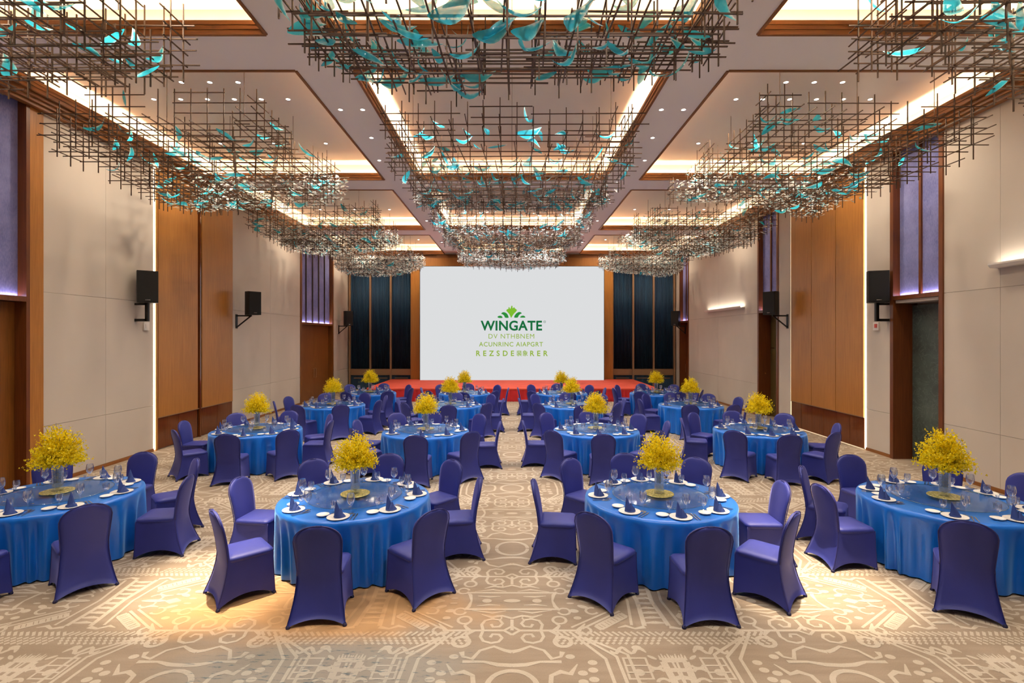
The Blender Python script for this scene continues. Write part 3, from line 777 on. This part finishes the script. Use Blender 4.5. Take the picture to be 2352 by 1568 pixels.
# ------------------------------------------------------------------ chandeliers
def unit_rod(axis):
    b = MB(); t = 0.5
    lo = [-t, -t, -t]; hi = [t, t, t]
    b.box(lo[0], hi[0], lo[1], hi[1], lo[2], hi[2]); return b.mesh('rod', 'rod')
ROD = unit_rod(0)
def leaf_mesh(curl, width):
    b = MB(); n = 9; L = 0.34; uvs = []
    for i in range(n+1):
        t = i/n; w = width*math.sin(PI*min(1, t*0.97+0.02))**0.75*(1-0.35*t)
        x = (t-0.5)*L; z = curl*(0.5-2*(t-0.5)**2*1.6)*-1; yy = 0.05*math.sin(t*PI)
        for j in range(3):
            q = (j-1)*w; b.v.append((x, yy+q, z+0.35*abs(q)+0.02*t)); uvs.append((t, j/2))
    for i in range(n):
        for j in range(2):
            b.f.append((3*i+j, 3*i+3+j, 3*i+4+j, 3*i+1+j)); b.mi.append(0)
    me = b.mesh('glass_leaf', 'leaf_glass', True)
    ul = me.uv_layers.new(name='UVMap')
    for lp in me.loops: ul.data[lp.index].uv = uvs[lp.vertex_index]
    return me
LEAVES = [leaf_mesh(0.10, 0.055), leaf_mesh(0.05, 0.07), leaf_mesh(0.14, 0.045)]
def chandelier(cx, cy, hw, hl, seed, label, group, parts, leaves, petals, drop=0.0, sp=0.3, lz=0.17, top=6.66, pw=2.2, tilt=0.0, base=6.28, pet_front=0.35, rt=0.014):
    rnd = random.Random(seed)
    root = link('chandelier', None, loc=(cx, cy, ZR), label=label, cat='chandelier', group=group)
    ph = [rnd.uniform(0, 6.28) for _ in range(6)]
    def zt(x, y): return top-0.3*tilt*x/hw+0.09*math.sin(1.1*y+ph[0])+0.07*math.sin(1.7*x+ph[1])
    def zb(x, y):
        u = min(1, abs(x)/hw); v = min(1, abs(y)/hl)
        return base-tilt*x/hw-(0.50+drop)*(1-u**pw)*(1-v**(pw+0.8))-0.16*(1-v**2) + 0.12*math.sin(1.5*x+ph[2])*math.cos(1.2*y+ph[3])
    def edges(x, y): return hw*(0.93+0.07*math.sin(2.3*y+ph[4])), hl*(0.95+0.05*math.sin(2.1*x+ph[5]))
    def inside(x, y, z):
        # outline steps in and out like a stair
        ex, ey = edges(x, y); b0 = zb(x, y)
        return abs(x) <= ex and abs(y) <= ey and b0 <= z <= zt(x, y)+0.02 and (z-b0 < 0.36 or abs(x) > ex-0.2 or abs(y) > ey-0.2)
    rods = []; st_ = 0.12
    z = 5.1; k = 0
    def runs(fn, lo, hi):
        out = []; cur = None; t = lo
        while t <= hi+1e-6:
            if fn(t):
                if cur is None: cur = t
                last = t
            elif cur is not None:
                out.append((cur, last)); cur = None
            t += st_
        if cur is not None: out.append((cur, last))
        return [(a, b_) for a, b_ in out if b_-a > 0.2]
    while z < 6.9:
        y = -hl+0.05
        while y < hl:
            for a, b_ in runs(lambda t: inside(t, y, z), -hw, hw):
                rods.append(('x', a-rnd.uniform(0.08, 0.2), b_+rnd.uniform(0.08, 0.2), y, z+rnd.uniform(-0.01, 0.01)))
            y += sp
        x = -hw+0.05
        while x < hw:
            for a, b_ in runs(lambda t: inside(x, t, z), -hl, hl):
                rods.append(('y', a-rnd.uniform(0.08, 0.2), b_+rnd.uniform(0.08, 0.2), x, z+rt+rnd.uniform(-0.01, 0.01)))
            x += sp
        z += lz; k += 1
    y = -hl+0.05; jy = 0
    while y < hl:
        x = -hw+0.05; ix = 0
        while x < hw:
            ex, ey = edges(x, y); rim = abs(x) > ex-sp or abs(y) > ey-sp
            if inside(x, y, zb(x, y)+0.05) and (rim or (ix+2*jy) % 3 == 0):
                hi = zt(x, y) if rim else min(zt(x, y), zb(x, y)+0.5)
                rods.append(('z', zb(x, y)-rnd.uniform(0.08, 0.16), hi+rnd.uniform(0.04, 0.14), x+rt, y+rt))
            x += sp; ix += 1
        y += sp; jy += 1
    rods.sort(key=lambda r_: -(r_[2]-r_[1]))
    zo = -ZR
    stuff = MB()
    for i, (ax, a, b_, p, q) in enumerate(rods):
        c = (a+b_)/2; L = b_-a
        if ax == 'x': loc = (c, p, q+zo); s_ = (L, rt, rt)
        elif ax == 'y': loc = (p, c, q+zo); s_ = (rt, L, rt)
        else: loc = (p, q, c+zo); s_ = (rt, rt, L)
        if parts and i < 295: link('rod', ROD, root, loc, rot=(0, 0, rnd.gauss(0, 0.012 if ax == 'x' else 0.04)), scale=s_)
        else: stuff.box(loc[0]-s_[0]/2, loc[0]+s_[0]/2, loc[1]-s_[1]/2, loc[1]+s_[1]/2, loc[2]-s_[2]/2, loc[2]+s_[2]/2)
    if stuff.v: link('rod_lattice', stuff.mesh('rod_lattice', 'rod'), root, kind='stuff')
    # suspension cables up to the coffer
    for sx in (-0.7, 0, 0.7):
        for sy in (-0.75, 0.0, 0.75):
            b = MB(); x = sx*hw; y = sy*hl; b.bar((x, y, zt(x, y)-0.2+zo), (x, y, 0), 0.008); link('suspension_cable', b.mesh('suspension_cable', 'cable'), root)
    n = 0
    while n < leaves:
        x = rnd.uniform(-hw, hw)*0.95; y = rnd.uniform(-hl, hl)*0.95
        ex, ey = edges(x, y)
        if abs(x) > ex-0.12 or abs(y) > ey-0.12: continue
        t = rnd.random()**2; z = zb(x, y)+0.03+t*(zt(x, y)-zb(x, y))
        pitch = rnd.gauss(0, 0.45); roll = rnd.gauss(0, 0.8); s_ = rnd.uniform(0.75, 1.3)
        link('glass_leaf', LEAVES[rnd.randrange(3)], root, (x, y, z+zo), (roll, pitch, rnd.uniform(0, 6.28) if rnd.random() < 0.5 else rnd.gauss(0, 0.6)), (s_, s_, s_)); n += 1
    if petals:
        b = MB()
        for _ in range(petals):
            x = rnd.uniform(-hw, hw); y = hl*(-1+2*(pet_front+(1-pet_front)*rnd.random()**0.8))
            ex, ey = edges(x, y); x = max(-ex, min(ex, x))
            if abs(y) > ey: y = ey*(1 if y > 0 else -1)*rnd.uniform(0.9, 1)
            t = rnd.random()**1.3; z = zb(x, y)+t*(zt(x, y)-zb(x, y))-0.03+zo
            L = rnd.uniform(0.03, 0.075); w = L*rnd.uniform(0.35, 0.6); a = rnd.uniform(0, 6.28); e = rnd.uniform(-0.6, 0.6)
            d = Vector((math.cos(a)*math.cos(e), math.sin(a)*math.cos(e), math.sin(e))); s2 = Vector((-math.sin(a), math.cos(a), rnd.uniform(-0.8, 0.8))).normalized()
            c = Vector((x, y, z)); nn = d.cross(s2)*w*0.35
            b.add([tuple(c-d*L), tuple(c+s2*w+nn), tuple(c+d*L), tuple(c-s2*w+nn)], [(0, 1, 2, 3)])
        link('glass_petals', b.mesh('glass_petals', 'petal_glass'), root, kind='stuff')
    return root
cg = 'rod lattice chandeliers'
CH = [(4.2, 2.78), (11.3, 2.75), (18.2, 2.7), (24.3, 1.85)]
for row, (cy, hl) in enumerate(CH):
    far = ['nearest', 'second', 'third', 'farthest'][row]
    for cx, hw, side in ((0, 2.5, 'middle'), (-6.1, 1.95, 'left'), (6.1, 1.95, 'right')):
        chandelier(cx, cy, hw, hl, 10*row+int(cx)+50, '%s bronze rod lattice chandelier with teal glass leaves, %s ceiling row' % (far, side), cg,
                   row < 2, (240, 130, 60, 20)[row] if cx == 0 else (120, 75, 40, 12)[row], (0, 1500, 4200, 5200)[row], drop=((0.42, 0.0, -0.15, -0.42) if cx == 0 else (-0.38, -0.32, -0.2, 0.0))[row], base=5.98 if (row == 0 and cx) else 6.28, tilt=0 if cx == 0 else (0.26, 0.26, 0.18, 0.1)[row]*(1 if cx > 0 else -1),
                   lz=((0.20 if cx == 0 else 0.165), 0.18, 0.17, 0.17)[row], top=6.66 if cx == 0 else (6.95, 6.8, 6.66, 6.66)[row], pw=2.2 if cx == 0 else (6, 6, 4, 3)[row], sp=((0.30 if cx == 0 else 0.25), 0.28, 0.27, 0.27)[row], pet_front=0.5 if row == 1 else 0.0)

# ------------------------------------------------------------------ furniture meshes
def chair_meshes():
    # local: seat faces +Y, back at -Y, floor z = 0
    out = {}
    b = MB()
    # seat cushion, rounded slab
    def ring(hw, y0, y1, z, r, n=5):
        p = []
        for cx, cy, a0 in ((hw-r, y1-r, 0), (-hw+r, y1-r, 90), (-hw+r, y0+r, 180), (hw-r, y0+r, 270)):
            for k in range(n+1):
                a = R(a0+90*k/n); p.append((cx+r*math.cos(a), cy+r*math.sin(a), z))
        return p
    prof = [(0.212, -0.215, 0.225, 0.43, 0.06), (0.222, -0.22, 0.235, 0.445, 0.06), (0.222, -0.22, 0.235, 0.465, 0.06), (0.21, -0.21, 0.222, 0.482, 0.055), (0.16, -0.16, 0.17, 0.493, 0.05), (0.06, -0.06, 0.07, 0.497, 0.03)]
    rings = [ring(*q) for q in prof]; n = len(rings[0])
    for q in rings: b.v.extend(q)
    for i in range(len(rings)-1):
        for k in range(n): b.f.append((i*n+k, i*n+(k+1) % n, (i+1)*n+(k+1) % n, (i+1)*n+k)); b.mi.append(0)
    b.f.append(tuple(range((len(rings)-1)*n, len(rings)*n))); b.mi.append(0)
    out['seat'] = b.mesh('seat', 'chair_cover', True)
    # backrest: rounded top, runs down behind as one stretched sheet to the arched hem
    b = MB(); zs = [0.45, 0.50, 0.58, 0.66, 0.74, 0.80, 0.85, 0.88, 0.905, 0.925, 0.94, 0.95]
    def hwid(z):
        if z < 0.5: return 0.205+(0.5-z)*0.06
        if z < 0.78: return 0.205+(z-0.5)/0.28*0.022
        t = min(1.0, (z-0.78)/0.17); return 0.227*math.sqrt(max(0.0, 1-(t*0.985)**2.3))
    def yc(z):
        t = (z-0.45)/0.5; return -0.205-0.02*t-0.075*max(0, t)**1.6
    m = 11; low = [1.0, 0.85, 0.7, 0.55, 0.4, 0.25, 0.12]
    for face, sg in ((0, 1), (1, -1)):
        for t in low:
            fl = t**1.7; w = 0.208+(0.272-0.208)*fl
            for j in range(m):
                u = -1+2*j/(m-1); bowl = 1-u*u; edge = 1-abs(u)**4
                y = -0.213+(-0.335+0.213)*fl-0.032*(1-t)**1.5*bowl+0.03*t*bowl
                if face == 0: y += 0.008+(1-t)**3*0.035*edge
                z = 0.45+((0.008+0.06*bowl**0.9)-0.45)*t
                b.v.append((w*u, y, z))
        for z in zs:
            w = hwid(z)
            for j in range(m):
                u = -1+2*j/(m-1); edge = 1-abs(u)**4
                th = (0.022+0.006*edge)*min(1.0, (0.958-z)/0.03+0.25)
                b.v.append((w*u, yc(z)-0.012*(1-u*u)+sg*th*(0.35+0.65*edge), z))
    nr = len(low)+len(zs); N = nr*m
    for i in range(nr-1):
        for j in range(m-1):
            a = i*m+j; b.f.append((a+1, a, a+m, a+m+1)); b.f.append((N+a, N+a+1, N+a+m+1, N+a+m)); b.mi += [0, 0]
        a = i*m; b.f.append((a, N+a, N+a+m, a+m)); a = i*m+m-1; b.f.append((N+a, a, a+m, N+a+m)); b.mi += [0, 0]
    for j in range(m-1):
        a = (nr-1)*m+j; b.f.append((a, a+1, N+a+1, N+a)); b.mi.append(0)
        b.f.append((j+1, j, N+j, N+j+1)); b.mi.append(0)
    out['backrest'] = b.mesh('backrest', 'chair_cover', True)
    # piping along outer edge of the backrest
    pts = []
    for z in zs: pts.append((hwid(z)+0.002, yc(z)-0.016, z))
    pts2 = [(-x, y, z) for x, y, z in pts][::-1]
    b = MB(); b.tube(pts+[(0, yc(0.952)-0.014, 0.953)]+pts2, 0.005, 5); out['piping'] = b.mesh('piping', 'piping', True)
    # skirt: four stretched panels with arched hems
    b = MB(); nz = 9; ns = 10
    top = [(0.212, 0.226), (-0.212, 0.226), (-0.209, -0.218), (0.209, -0.218)]
    bot = [(0.232, 0.238), (-0.232, 0.238), (-0.272, -0.335), (0.272, -0.335)]
    arch = [0.075, 0.075, 0.06, 0.075]
    cols = []
    for e, k in [(e_, k_) for e_ in (3, 0, 1) for k_ in range(ns)]+[(1, ns)]:
        if True:
            s_ = k/ns; bowl = 4*s_*(1-s_)
            col = []
            for i in range(nz+1):
                t = i/nz                      # 0 top, 1 bottom
                fl = t**1.7
                ca = [top[q][0]+(bot[q][0]-top[q][0])*fl for q in range(4)], [top[q][1]+(bot[q][1]-top[q][1])*fl for q in range(4)]
                x0, y0 = ca[0][e], ca[1][e]; x1, y1 = ca[0][(e+1) % 4], ca[1][(e+1) % 4]
                x = x0+(x1-x0)*s_; y = y0+(y1-y0)*s_
                inw = 0.035*t*bowl; L = math.hypot(x1-x0, y1-y0); nx, ny = -(y1-y0)/L, (x1-x0)/L
                x += nx*inw; y += ny*inw
                zb_ = 0.008+arch[e]*bowl**0.9; z = 0.45+(zb_-0.45)*t
                col.append(len(b.v)); b.v.append((x, y, z))
            cols.append(col)
    for i in range(len(cols)-1):
        A, B = cols[i], cols[i+1]
        for j in range(nz): b.f.append((A[j], A[j+1], B[j+1], B[j])); b.mi.append(0)
    out['skirt'] = b.mesh('skirt', 'chair_cover', True, 50)
    out['seam'] = []
    for q in range(4):
        b = MB(); pts = []
        for i in range(nz+1):
            t = i/nz; fl = t**1.7
            pts.append(((top[q][0]+(bot[q][0]-top[q][0])*fl)*1.004, (top[q][1]+(bot[q][1]-top[q][1])*fl)*1.004, 0.45-(0.45-0.01)*t))
        b.tube(pts, 0.0035, 4)
        out['seam'].append(b.mesh('seam', 'piping', True))
    b = MB(); b.lathe([(0.0, 0.0), (0.02, 0.0), (0.022, 0.012), (0.014, 0.03), (0.0, 0.03)], 8); out['foot'] = b.mesh('foot', 'foot_cap', True)
    out['feet'] = bot
    return out
CM = chair_meshes()
def chair(x, y, rot, label):
    o = link('banquet_chair', None, loc=(x, y, 0), rot=(0, 0, rot), label=label, cat='chair', group='chairs around the banquet tables')
    link('seat', CM['seat'], o)
    bk = link('backrest', CM['backrest'], o); link('piping', CM['piping'], bk)
    sk = link('skirt', CM['skirt'], o); [link('seam', q_, sk) for q_ in CM['seam']]
    for fx, fy in CM['feet']: link('foot', CM['foot'], o, (fx*0.96, fy*0.96, 0))
    return o

TZ = 0.76
def cloth_mesh(seed):
    rnd = random.Random(seed); b = MB(); n = 260
    am = []
    a = 0
    folds = []
    while a < 2*PI-0.12:
        w = rnd.uniform(0.13, 0.34); folds.append((a+w/2, w, rnd.uniform(0.3, 1.0))); a += w
    def fold(t):
        v = 0
        for c, w, h in folds:
            d = abs((t-c+PI) % (2*PI)-PI)
            if d < w/2: v += h*(math.cos(d/(w/2)*PI)*0.5+0.5)**0.8
        return v
    F = [min(0.92, fold(2*PI*k/n)) for k in range(n)]
    prof = [(0.0, TZ), (0.45, TZ), (0.84, TZ), (0.885, TZ-0.002), (0.905, TZ-0.015), (0.912, TZ-0.04)]
    steps = [(0.08, 0.22), (0.17, 0.48), (0.29, 0.70), (0.43, 0.86), (0.59, 0.95), (0.74, 1.0)]
    rings = []
    for r, z in prof:
        if r == 0: rings.append([len(b.v)]); b.v.append((0, 0, z)); continue
        rings.append(list(range(len(b.v), len(b.v)+n)))
        for k in range(n): b.v.append((r*math.cos(2*PI*k/n), r*math.sin(2*PI*k/n), z))
    for dz, t in steps:
        rings.append(list(range(len(b.v), len(b.v)+n)))
        for k in range(n):
            th = 2*PI*k/n+0.02*math.sin(k*0.21+seed)*t
            r = 0.914-0.075*t+0.118*t*F[k]+0.004*math.sin(9*th)*t
            b.v.append((r*math.cos(th), r*math.sin(th), TZ-dz-(0.006*F[k] if dz > 0.7 else 0)))
    for A, B in zip(rings, rings[1:]):
        for k in range(n):
            k2 = (k+1) % n
            b.f.append((A[0], B[k], B[k2]) if len(A) == 1 else (A[k], B[k], B[k2], A[k2])); b.mi.append(0)
    return b.mesh('tablecloth', 'satin_blue', True)
CLOTHS = [cloth_mesh(s) for s in (1, 2, 3, 4)]
TABLE_TOP = lathe_mesh('tabletop', [(0, 0.715), (0.86, 0.715), (0.87, 0.72), (0.87, 0.745), (0.86, 0.752), (0, 0.752)], 'wood_dark', 40)
PEDESTAL = lathe_mesh('pedestal', [(0, 0), (0.34, 0), (0.34, 0.03), (0.08, 0.06), (0.05, 0.12), (0.05, 0.66), (0.2, 0.71), (0, 0.715)], 'black_metal', 20)
LAZY = lathe_mesh('disc', [(0, 0.022), (0.56, 0.022), (0.57, 0.027), (0.57, 0.031), (0.56, 0.034), (0, 0.034)], 'turntable_glass', 64)
b_ = MB(); b_.lathe([(0.568, 0.021), (0.574, 0.024), (0.574, 0.032), (0.568, 0.035)], 64); LAZY_EDGE = b_.mesh('rim', 'glass_edge', True)
LAZY_HUB = lathe_mesh('hub', [(0, 0), (0.10, 0), (0.10, 0.018), (0, 0.0215)], 'steel', 20)
TRAY = lathe_mesh('tray', [(0, 0), (0.165, 0), (0.18, 0.006), (0.176, 0.012), (0.0, 0.012)], 'tray_gold', 36)
VASE = lathe_mesh('vase', [(0, 0.0), (0.052, 0.0), (0.06, 0.01), (0.056, 0.06), (0.055, 0.18), (0.062, 0.29), (0.074, 0.34), (0.070, 0.34), (0.058, 0.29), (0.050, 0.18), (0.051, 0.06), (0.0, 0.02)], 'vase_glass', 48, True, 60, flute=0.05, nf=12)
PLATE = lathe_mesh('plate', [(0, 0.006), (0.07, 0.006), (0.075, 0.0), (0.085, 0.004), (0.122, 0.012), (0.124, 0.014), (0.12, 0.014), (0.084, 0.0085), (0, 0.008)], 'porcelain', 32)
SIDE = lathe_mesh('side_plate', [(0, 0.004), (0.035, 0.0), (0.05, 0.004), (0.068, 0.018), (0.07, 0.02), (0.066, 0.02), (0.048, 0.008), (0, 0.007)], 'porcelain', 24)
WINE = lathe_mesh('wine_glass', [(0, 0.004), (0.034, 0.001), (0.036, 0.004), (0.006, 0.01), (0.004, 0.02), (0.004, 0.085), (0.013, 0.095), (0.039, 0.125), (0.046, 0.16), (0.042, 0.2), (0.036, 0.228), (0.0346, 0.228), (0.0408, 0.2), (0.0445, 0.16), (0.037, 0.127), (0.0, 0.1)], 'glass', 20)
GOBLET = lathe_mesh('goblet', [(0, 0.004), (0.032, 0.001), (0.033, 0.004), (0.006, 0.01), (0.005, 0.05), (0.02, 0.06), (0.036, 0.085), (0.038, 0.11), (0.034, 0.145), (0.0325, 0.145), (0.0365, 0.11), (0.033, 0.087), (0, 0.066)], 'glass', 18)
SHOT = lathe_mesh('liqueur_glass', [(0, 0.003), (0.02, 0.001), (0.004, 0.008), (0.004, 0.03), (0.014, 0.04), (0.019, 0.075), (0.018, 0.075), (0.012, 0.042), (0, 0.036)], 'glass', 14)
def napkin_mesh():
    b = MB(); n = 14
    def cone(cx, cy, rx, ry, apex, lean, a0, a1, rows=6, twist=0.0):
        base = len(b.v)
        for i in range(rows):
            t = i/rows
            for k in range(n+1):
                a = R(a0+(a1-a0)*k/n)+twist*t; s_ = (1-t)**0.85
                bulge = 1+0.10*math.sin(3*a)*(1-t)
                b.v.append((cx+rx*s_*math.cos(a)*bulge+lean[0]*t, cy+ry*s_*math.sin(a)*bulge+lean[1]*t, apex*t**0.9))
        ap = len(b.v); b.v.append((cx+lean[0], cy+lean[1], apex))
        for i in range(rows-1):
            for k in range(n):
                p = base+i*(n+1)+k; b.f.append((p, p+1, p+n+2, p+n+1)); b.mi.append(0)
        for k in range(n):
            p = base+(rows-1)*(n+1)+k; b.f.append((p, p+1, ap)); b.mi.append(0)
    cone(-0.008, 0.006, 0.043, 0.038, 0.165, (-0.022, 0.012), -215, 60, 8, 0.5)
    cone(0.016, -0.004, 0.046, 0.042, 0.095, (0.006, 0.012), -170, 120, 5, 0.5)
    cone(0.020, 0.0, 0.058, 0.046, 0.045, (0.03, -0.004), -180, 180, 4, 0.2)
    b.lathe([(0.046, 0.0), (0.055, 0.006), (0.05, 0.018), (0.04, 0.012)], 16, c=(0.004, 0, 0))
    return b.mesh('napkin', 'napkin_navy', True, 60)
NAPKIN = napkin_mesh()
def cutlery():
    b = MB(); b.bar((0, -0.1, 0.004), (0, 0.0, 0.004), 0.009); b.add([(-0.006, 0, 0.003), (0.006, 0, 0.003), (0.009, 0.07, 0.003), (0.0, 0.115, 0.003), (-0.005, 0.1, 0.003), (-0.006, 0, 0.006), (0.006, 0, 0.006), (0.008, 0.07, 0.006), (0.0, 0.112, 0.006), (-0.005, 0.1, 0.006)], [(4, 3, 2, 1, 0), (5, 6, 7, 8, 9), (0, 1, 6, 5), (1, 2, 7, 6), (2, 3, 8, 7), (3, 4, 9, 8), (4, 0, 5, 9)])
    k = b.mesh('knife', 'steel')
    b = MB(); b.bar((0, -0.1, 0.004), (0, 0.03, 0.004), 0.008); b.box(-0.011, 0.011, 0.03, 0.055, 0.002, 0.006)
    for t in range(4): b.bar((-0.009+0.006*t, 0.055, 0.005), (-0.009+0.006*t, 0.1, 0.009), 0.0032)
    return k, b.mesh('fork', 'steel')
KNIFE, FORK = cutlery()
def bouquet_meshes(seed):
    rnd = random.Random(seed); fl = MB(); sm = MB()
    for i in range(300):
        u = rnd.random(); pol = math.acos(1-0.99*u); az = rnd.uniform(0, 2*PI)
        L = rnd.uniform(0.82, 1.12)
        d = Vector((math.sin(pol)*math.cos(az)*0.255, math.sin(pol)*math.sin(az)*0.255, math.cos(pol)*0.36+0.075))*L
        bend = Vector((rnd.uniform(-0.03, 0.03), rnd.uniform(-0.03, 0.03), -0.05*math.sin(pol)))
        pts = [Vector((d.x*0.12, d.y*0.12, -0.2)), Vector((d.x*0.12, d.y*0.12, 0.0))]+[d*t+bend*t*t*1.5 for t in (0.3, 0.6, 0.85, 1.0)]
        if i % 3 == 0: sm.tube(pts, 0.0016, 3)
        nfl = 18
        for k in range(nfl):
            t = 0.38+0.64*(k+rnd.random())/nfl
            c = d*t+bend*t*t*1.5+Vector((rnd.gauss(0, 0.017), rnd.gauss(0, 0.017), rnd.gauss(0, 0.017)))
            s_ = rnd.uniform(0.008, 0.0135); rot = Euler((rnd.uniform(0, 6.28), rnd.uniform(0, 6.28), rnd.uniform(0, 6.28))).to_matrix()
            def P(x, y, z): return tuple(c+rot@Vector((x, y, z))*s_)
            # broad lip and two side petals
            fl.add([P(0, 0, 0), P(0.9, -0.5, 0.25), P(1.25, 0.0, 0.1), P(0.9, 0.5, 0.25), P(-0.3, 0.9, 0.2), P(-0.8, 0.7, 0.1), P(-0.3, -0.9, 0.2), P(-0.8, -0.7, 0.1)],
                   [(0, 1, 2, 3), (0, 3, 4, 5), (0, 7, 6, 1)])
    return fl.mesh('blossoms', 'blossom'), sm.mesh('stems', 'stem_green')
BOUQ = [bouquet_meshes(s) for s in (3, 8, 21)]

# ------------------------------------------------------------------ tables
ROWN = ['front row', 'second row', 'third row', 'back row']
COLN = ['outer left', 'inner left', 'inner right', 'outer right']
SEATN = ['near', 'near-right', 'right', 'far-right', 'far', 'far-left', 'left', 'near-left']
TABLES = {
 (0, 0): (-5.74, 6.6, [8, 50, 96, 137, 180, -137, -92, -42]),
 (0, 1): (-1.95, 6.5, [3, 47, 96, 136, 177, -141, -97, -47]),
 (0, 2): (1.83, 6.5, [2, 43, 91, 145, -176, -142, -92, -41]),
 (0, 3): (5.3, 6.4, [14, 60, 108, 142, 186, -124, -89, -33]),
 (1, 0): (-5.47, 11.2, [7, 47, 92, 128, 178, -138, -90, -45]),
 (1, 1): (-1.83, 11.1, [3, 43, 90, 135, 184, -144, -98, -58]),
 (1, 2): (1.8, 11.2, [-4, 40, 88, 130, 178, -140, -92, -42]),
 (1, 3): (5.28, 11.2, [-6, 32, 78, 133, 178, -140, -104, -40]),
 (2, 0): (-5.24, 15.3, [-16, 26, 72, 120, 160, -152, -106, -62]),
 (2, 1): (-1.8, 15.3, [4, 46, 88, 132, 180, -138, -92, -46]),
 (2, 2): (1.75, 15.3, [4, 50, 90, 135, 180, -138, -92, -42]),
 (2, 3): (5.23, 15.3, [26, 66, 100, 140, 185, -140, -84, -20]),
 (3, 0): (-5.05, 18.6, [-14, 36, 80, 130, 176, -136, -90, -50]),
 (3, 1): (-1.68, 18.5, [4, 46, 88, 132, 180, -138, -92, -46]),
 (3, 2): (1.75, 18.5, [4, 46, 88, 132, 180, -138, -92, -46]),
 (3, 3): (5.1, 18.5, [14, 60, 100, 140, 185, -130, -84, -34]),
}
for (row, col), (tx, ty, seats) in TABLES.items():
    rnd = random.Random(row*10+col+7)
    tn = '%s table, %s' % (COLN[col], ROWN[row])
    t = link('round_table', None, loc=(tx, ty, 0), label='round pedestal table hidden under blue cloth, %s' % tn, cat='table', group='round banquet tables')
    link('tabletop', TABLE_TOP, t); link('pedestal', PEDESTAL, t)
    link('tablecloth', CLOTHS[(row+col) % 4], loc=(tx, ty, 0), rot=(0, 0, rnd.uniform(0, 6.28)), label='bright blue satin tablecloth draped over the %s' % tn, cat='tablecloth', group='blue satin tablecloths')
    z = TZ+0.001
    lz = link('glass_turntable', None, loc=(tx, ty, z), label='round clear glass turntable on the %s' % tn, cat='turntable', group='glass turntables')
    link('disc', LAZY, lz); link('rim', LAZY_EDGE, lz); link('hub', LAZY_HUB, lz)
    z2 = z+0.035
    link('vase_tray', TRAY, loc=(tx, ty, z2), label='round gold-flecked tray under the vase, %s' % tn, cat='tray', group='gold trays under vases')
    link('glass_vase', VASE, loc=(tx, ty, z2+0.012), rot=(0, 0, rnd.uniform(0, 6)), label='fluted clear glass vase on the %s' % tn, cat='vase', group='glass vases')
    bl, sm = BOUQ[rnd.randrange(3)]
    s_ = 1.1 if (row == 0 and col in (0, 3)) else rnd.uniform(0.97, 1.05)
    bq = link('flower_bouquet', None, loc=(tx, ty, z2+0.335), rot=(0, 0, rnd.uniform(0, 6.28)), scale=(s_, s_, s_), label='bushy yellow orchid bouquet in the vase of the %s' % tn, cat='bouquet', group='yellow bouquets')
    link('blossoms', bl, bq, kind='stuff'); link('stems', sm, bq)
    for si, deg in enumerate(seats):
        a = R(deg); dx, dy = math.sin(a), -math.cos(a); sx, sy = math.cos(a), math.sin(a)   # outward, and sitter's right
        sn = SEATN[si]
        where = '%s seat, %s' % (sn, tn)
        rr = 1.25+rnd.uniform(-0.02, 0.03)
        chair(tx+dx*rr, ty+dy*rr, a+R(rnd.uniform(-5, 5)), 'purple-blue covered chair at the %s side of the %s' % (sn, tn))
        def put(name, me, r, s, cat, label, group, h=0.0, spin=0.0):
            link(name, me, loc=(tx+dx*r+sx*s, ty+dy*r+sy*s, z+h), rot=(0, 0, a+spin), label='%s at the %s' % (label, where), cat=cat, group=group)
        put('dinner_plate', PLATE, 0.755, 0.0, 'plate', 'white dinner plate', 'dinner plates')
        put('napkin', NAPKIN, 0.755, 0.0, 'napkin', 'folded navy napkin on plate', 'folded napkins', 0.009, -a+rnd.uniform(-0.7, 0.7))
        put('side_plate', SIDE, 0.69, -0.185, 'plate', 'small white side plate', 'side plates')
        put('knife', KNIFE, 0.745, 0.185, 'knife', 'steel knife', 'table knives', 0.0, rnd.uniform(-0.03, 0.06))
        put('fork', FORK, 0.745, 0.15, 'fork', 'steel fork', 'table forks', 0.0, rnd.uniform(-0.05, 0.03))
        put('wine_glass', WINE, 0.635, 0.105, 'glass', 'clear stemmed wine glass', 'wine glasses')
        put('goblet', GOBLET, 0.625, -0.085, 'glass', 'short clear goblet', 'short goblets')
        put('liqueur_glass', SHOT, 0.50, 0.06, 'glass', 'tiny liqueur glass on turntable', 'liqueur glasses', 0.0345)
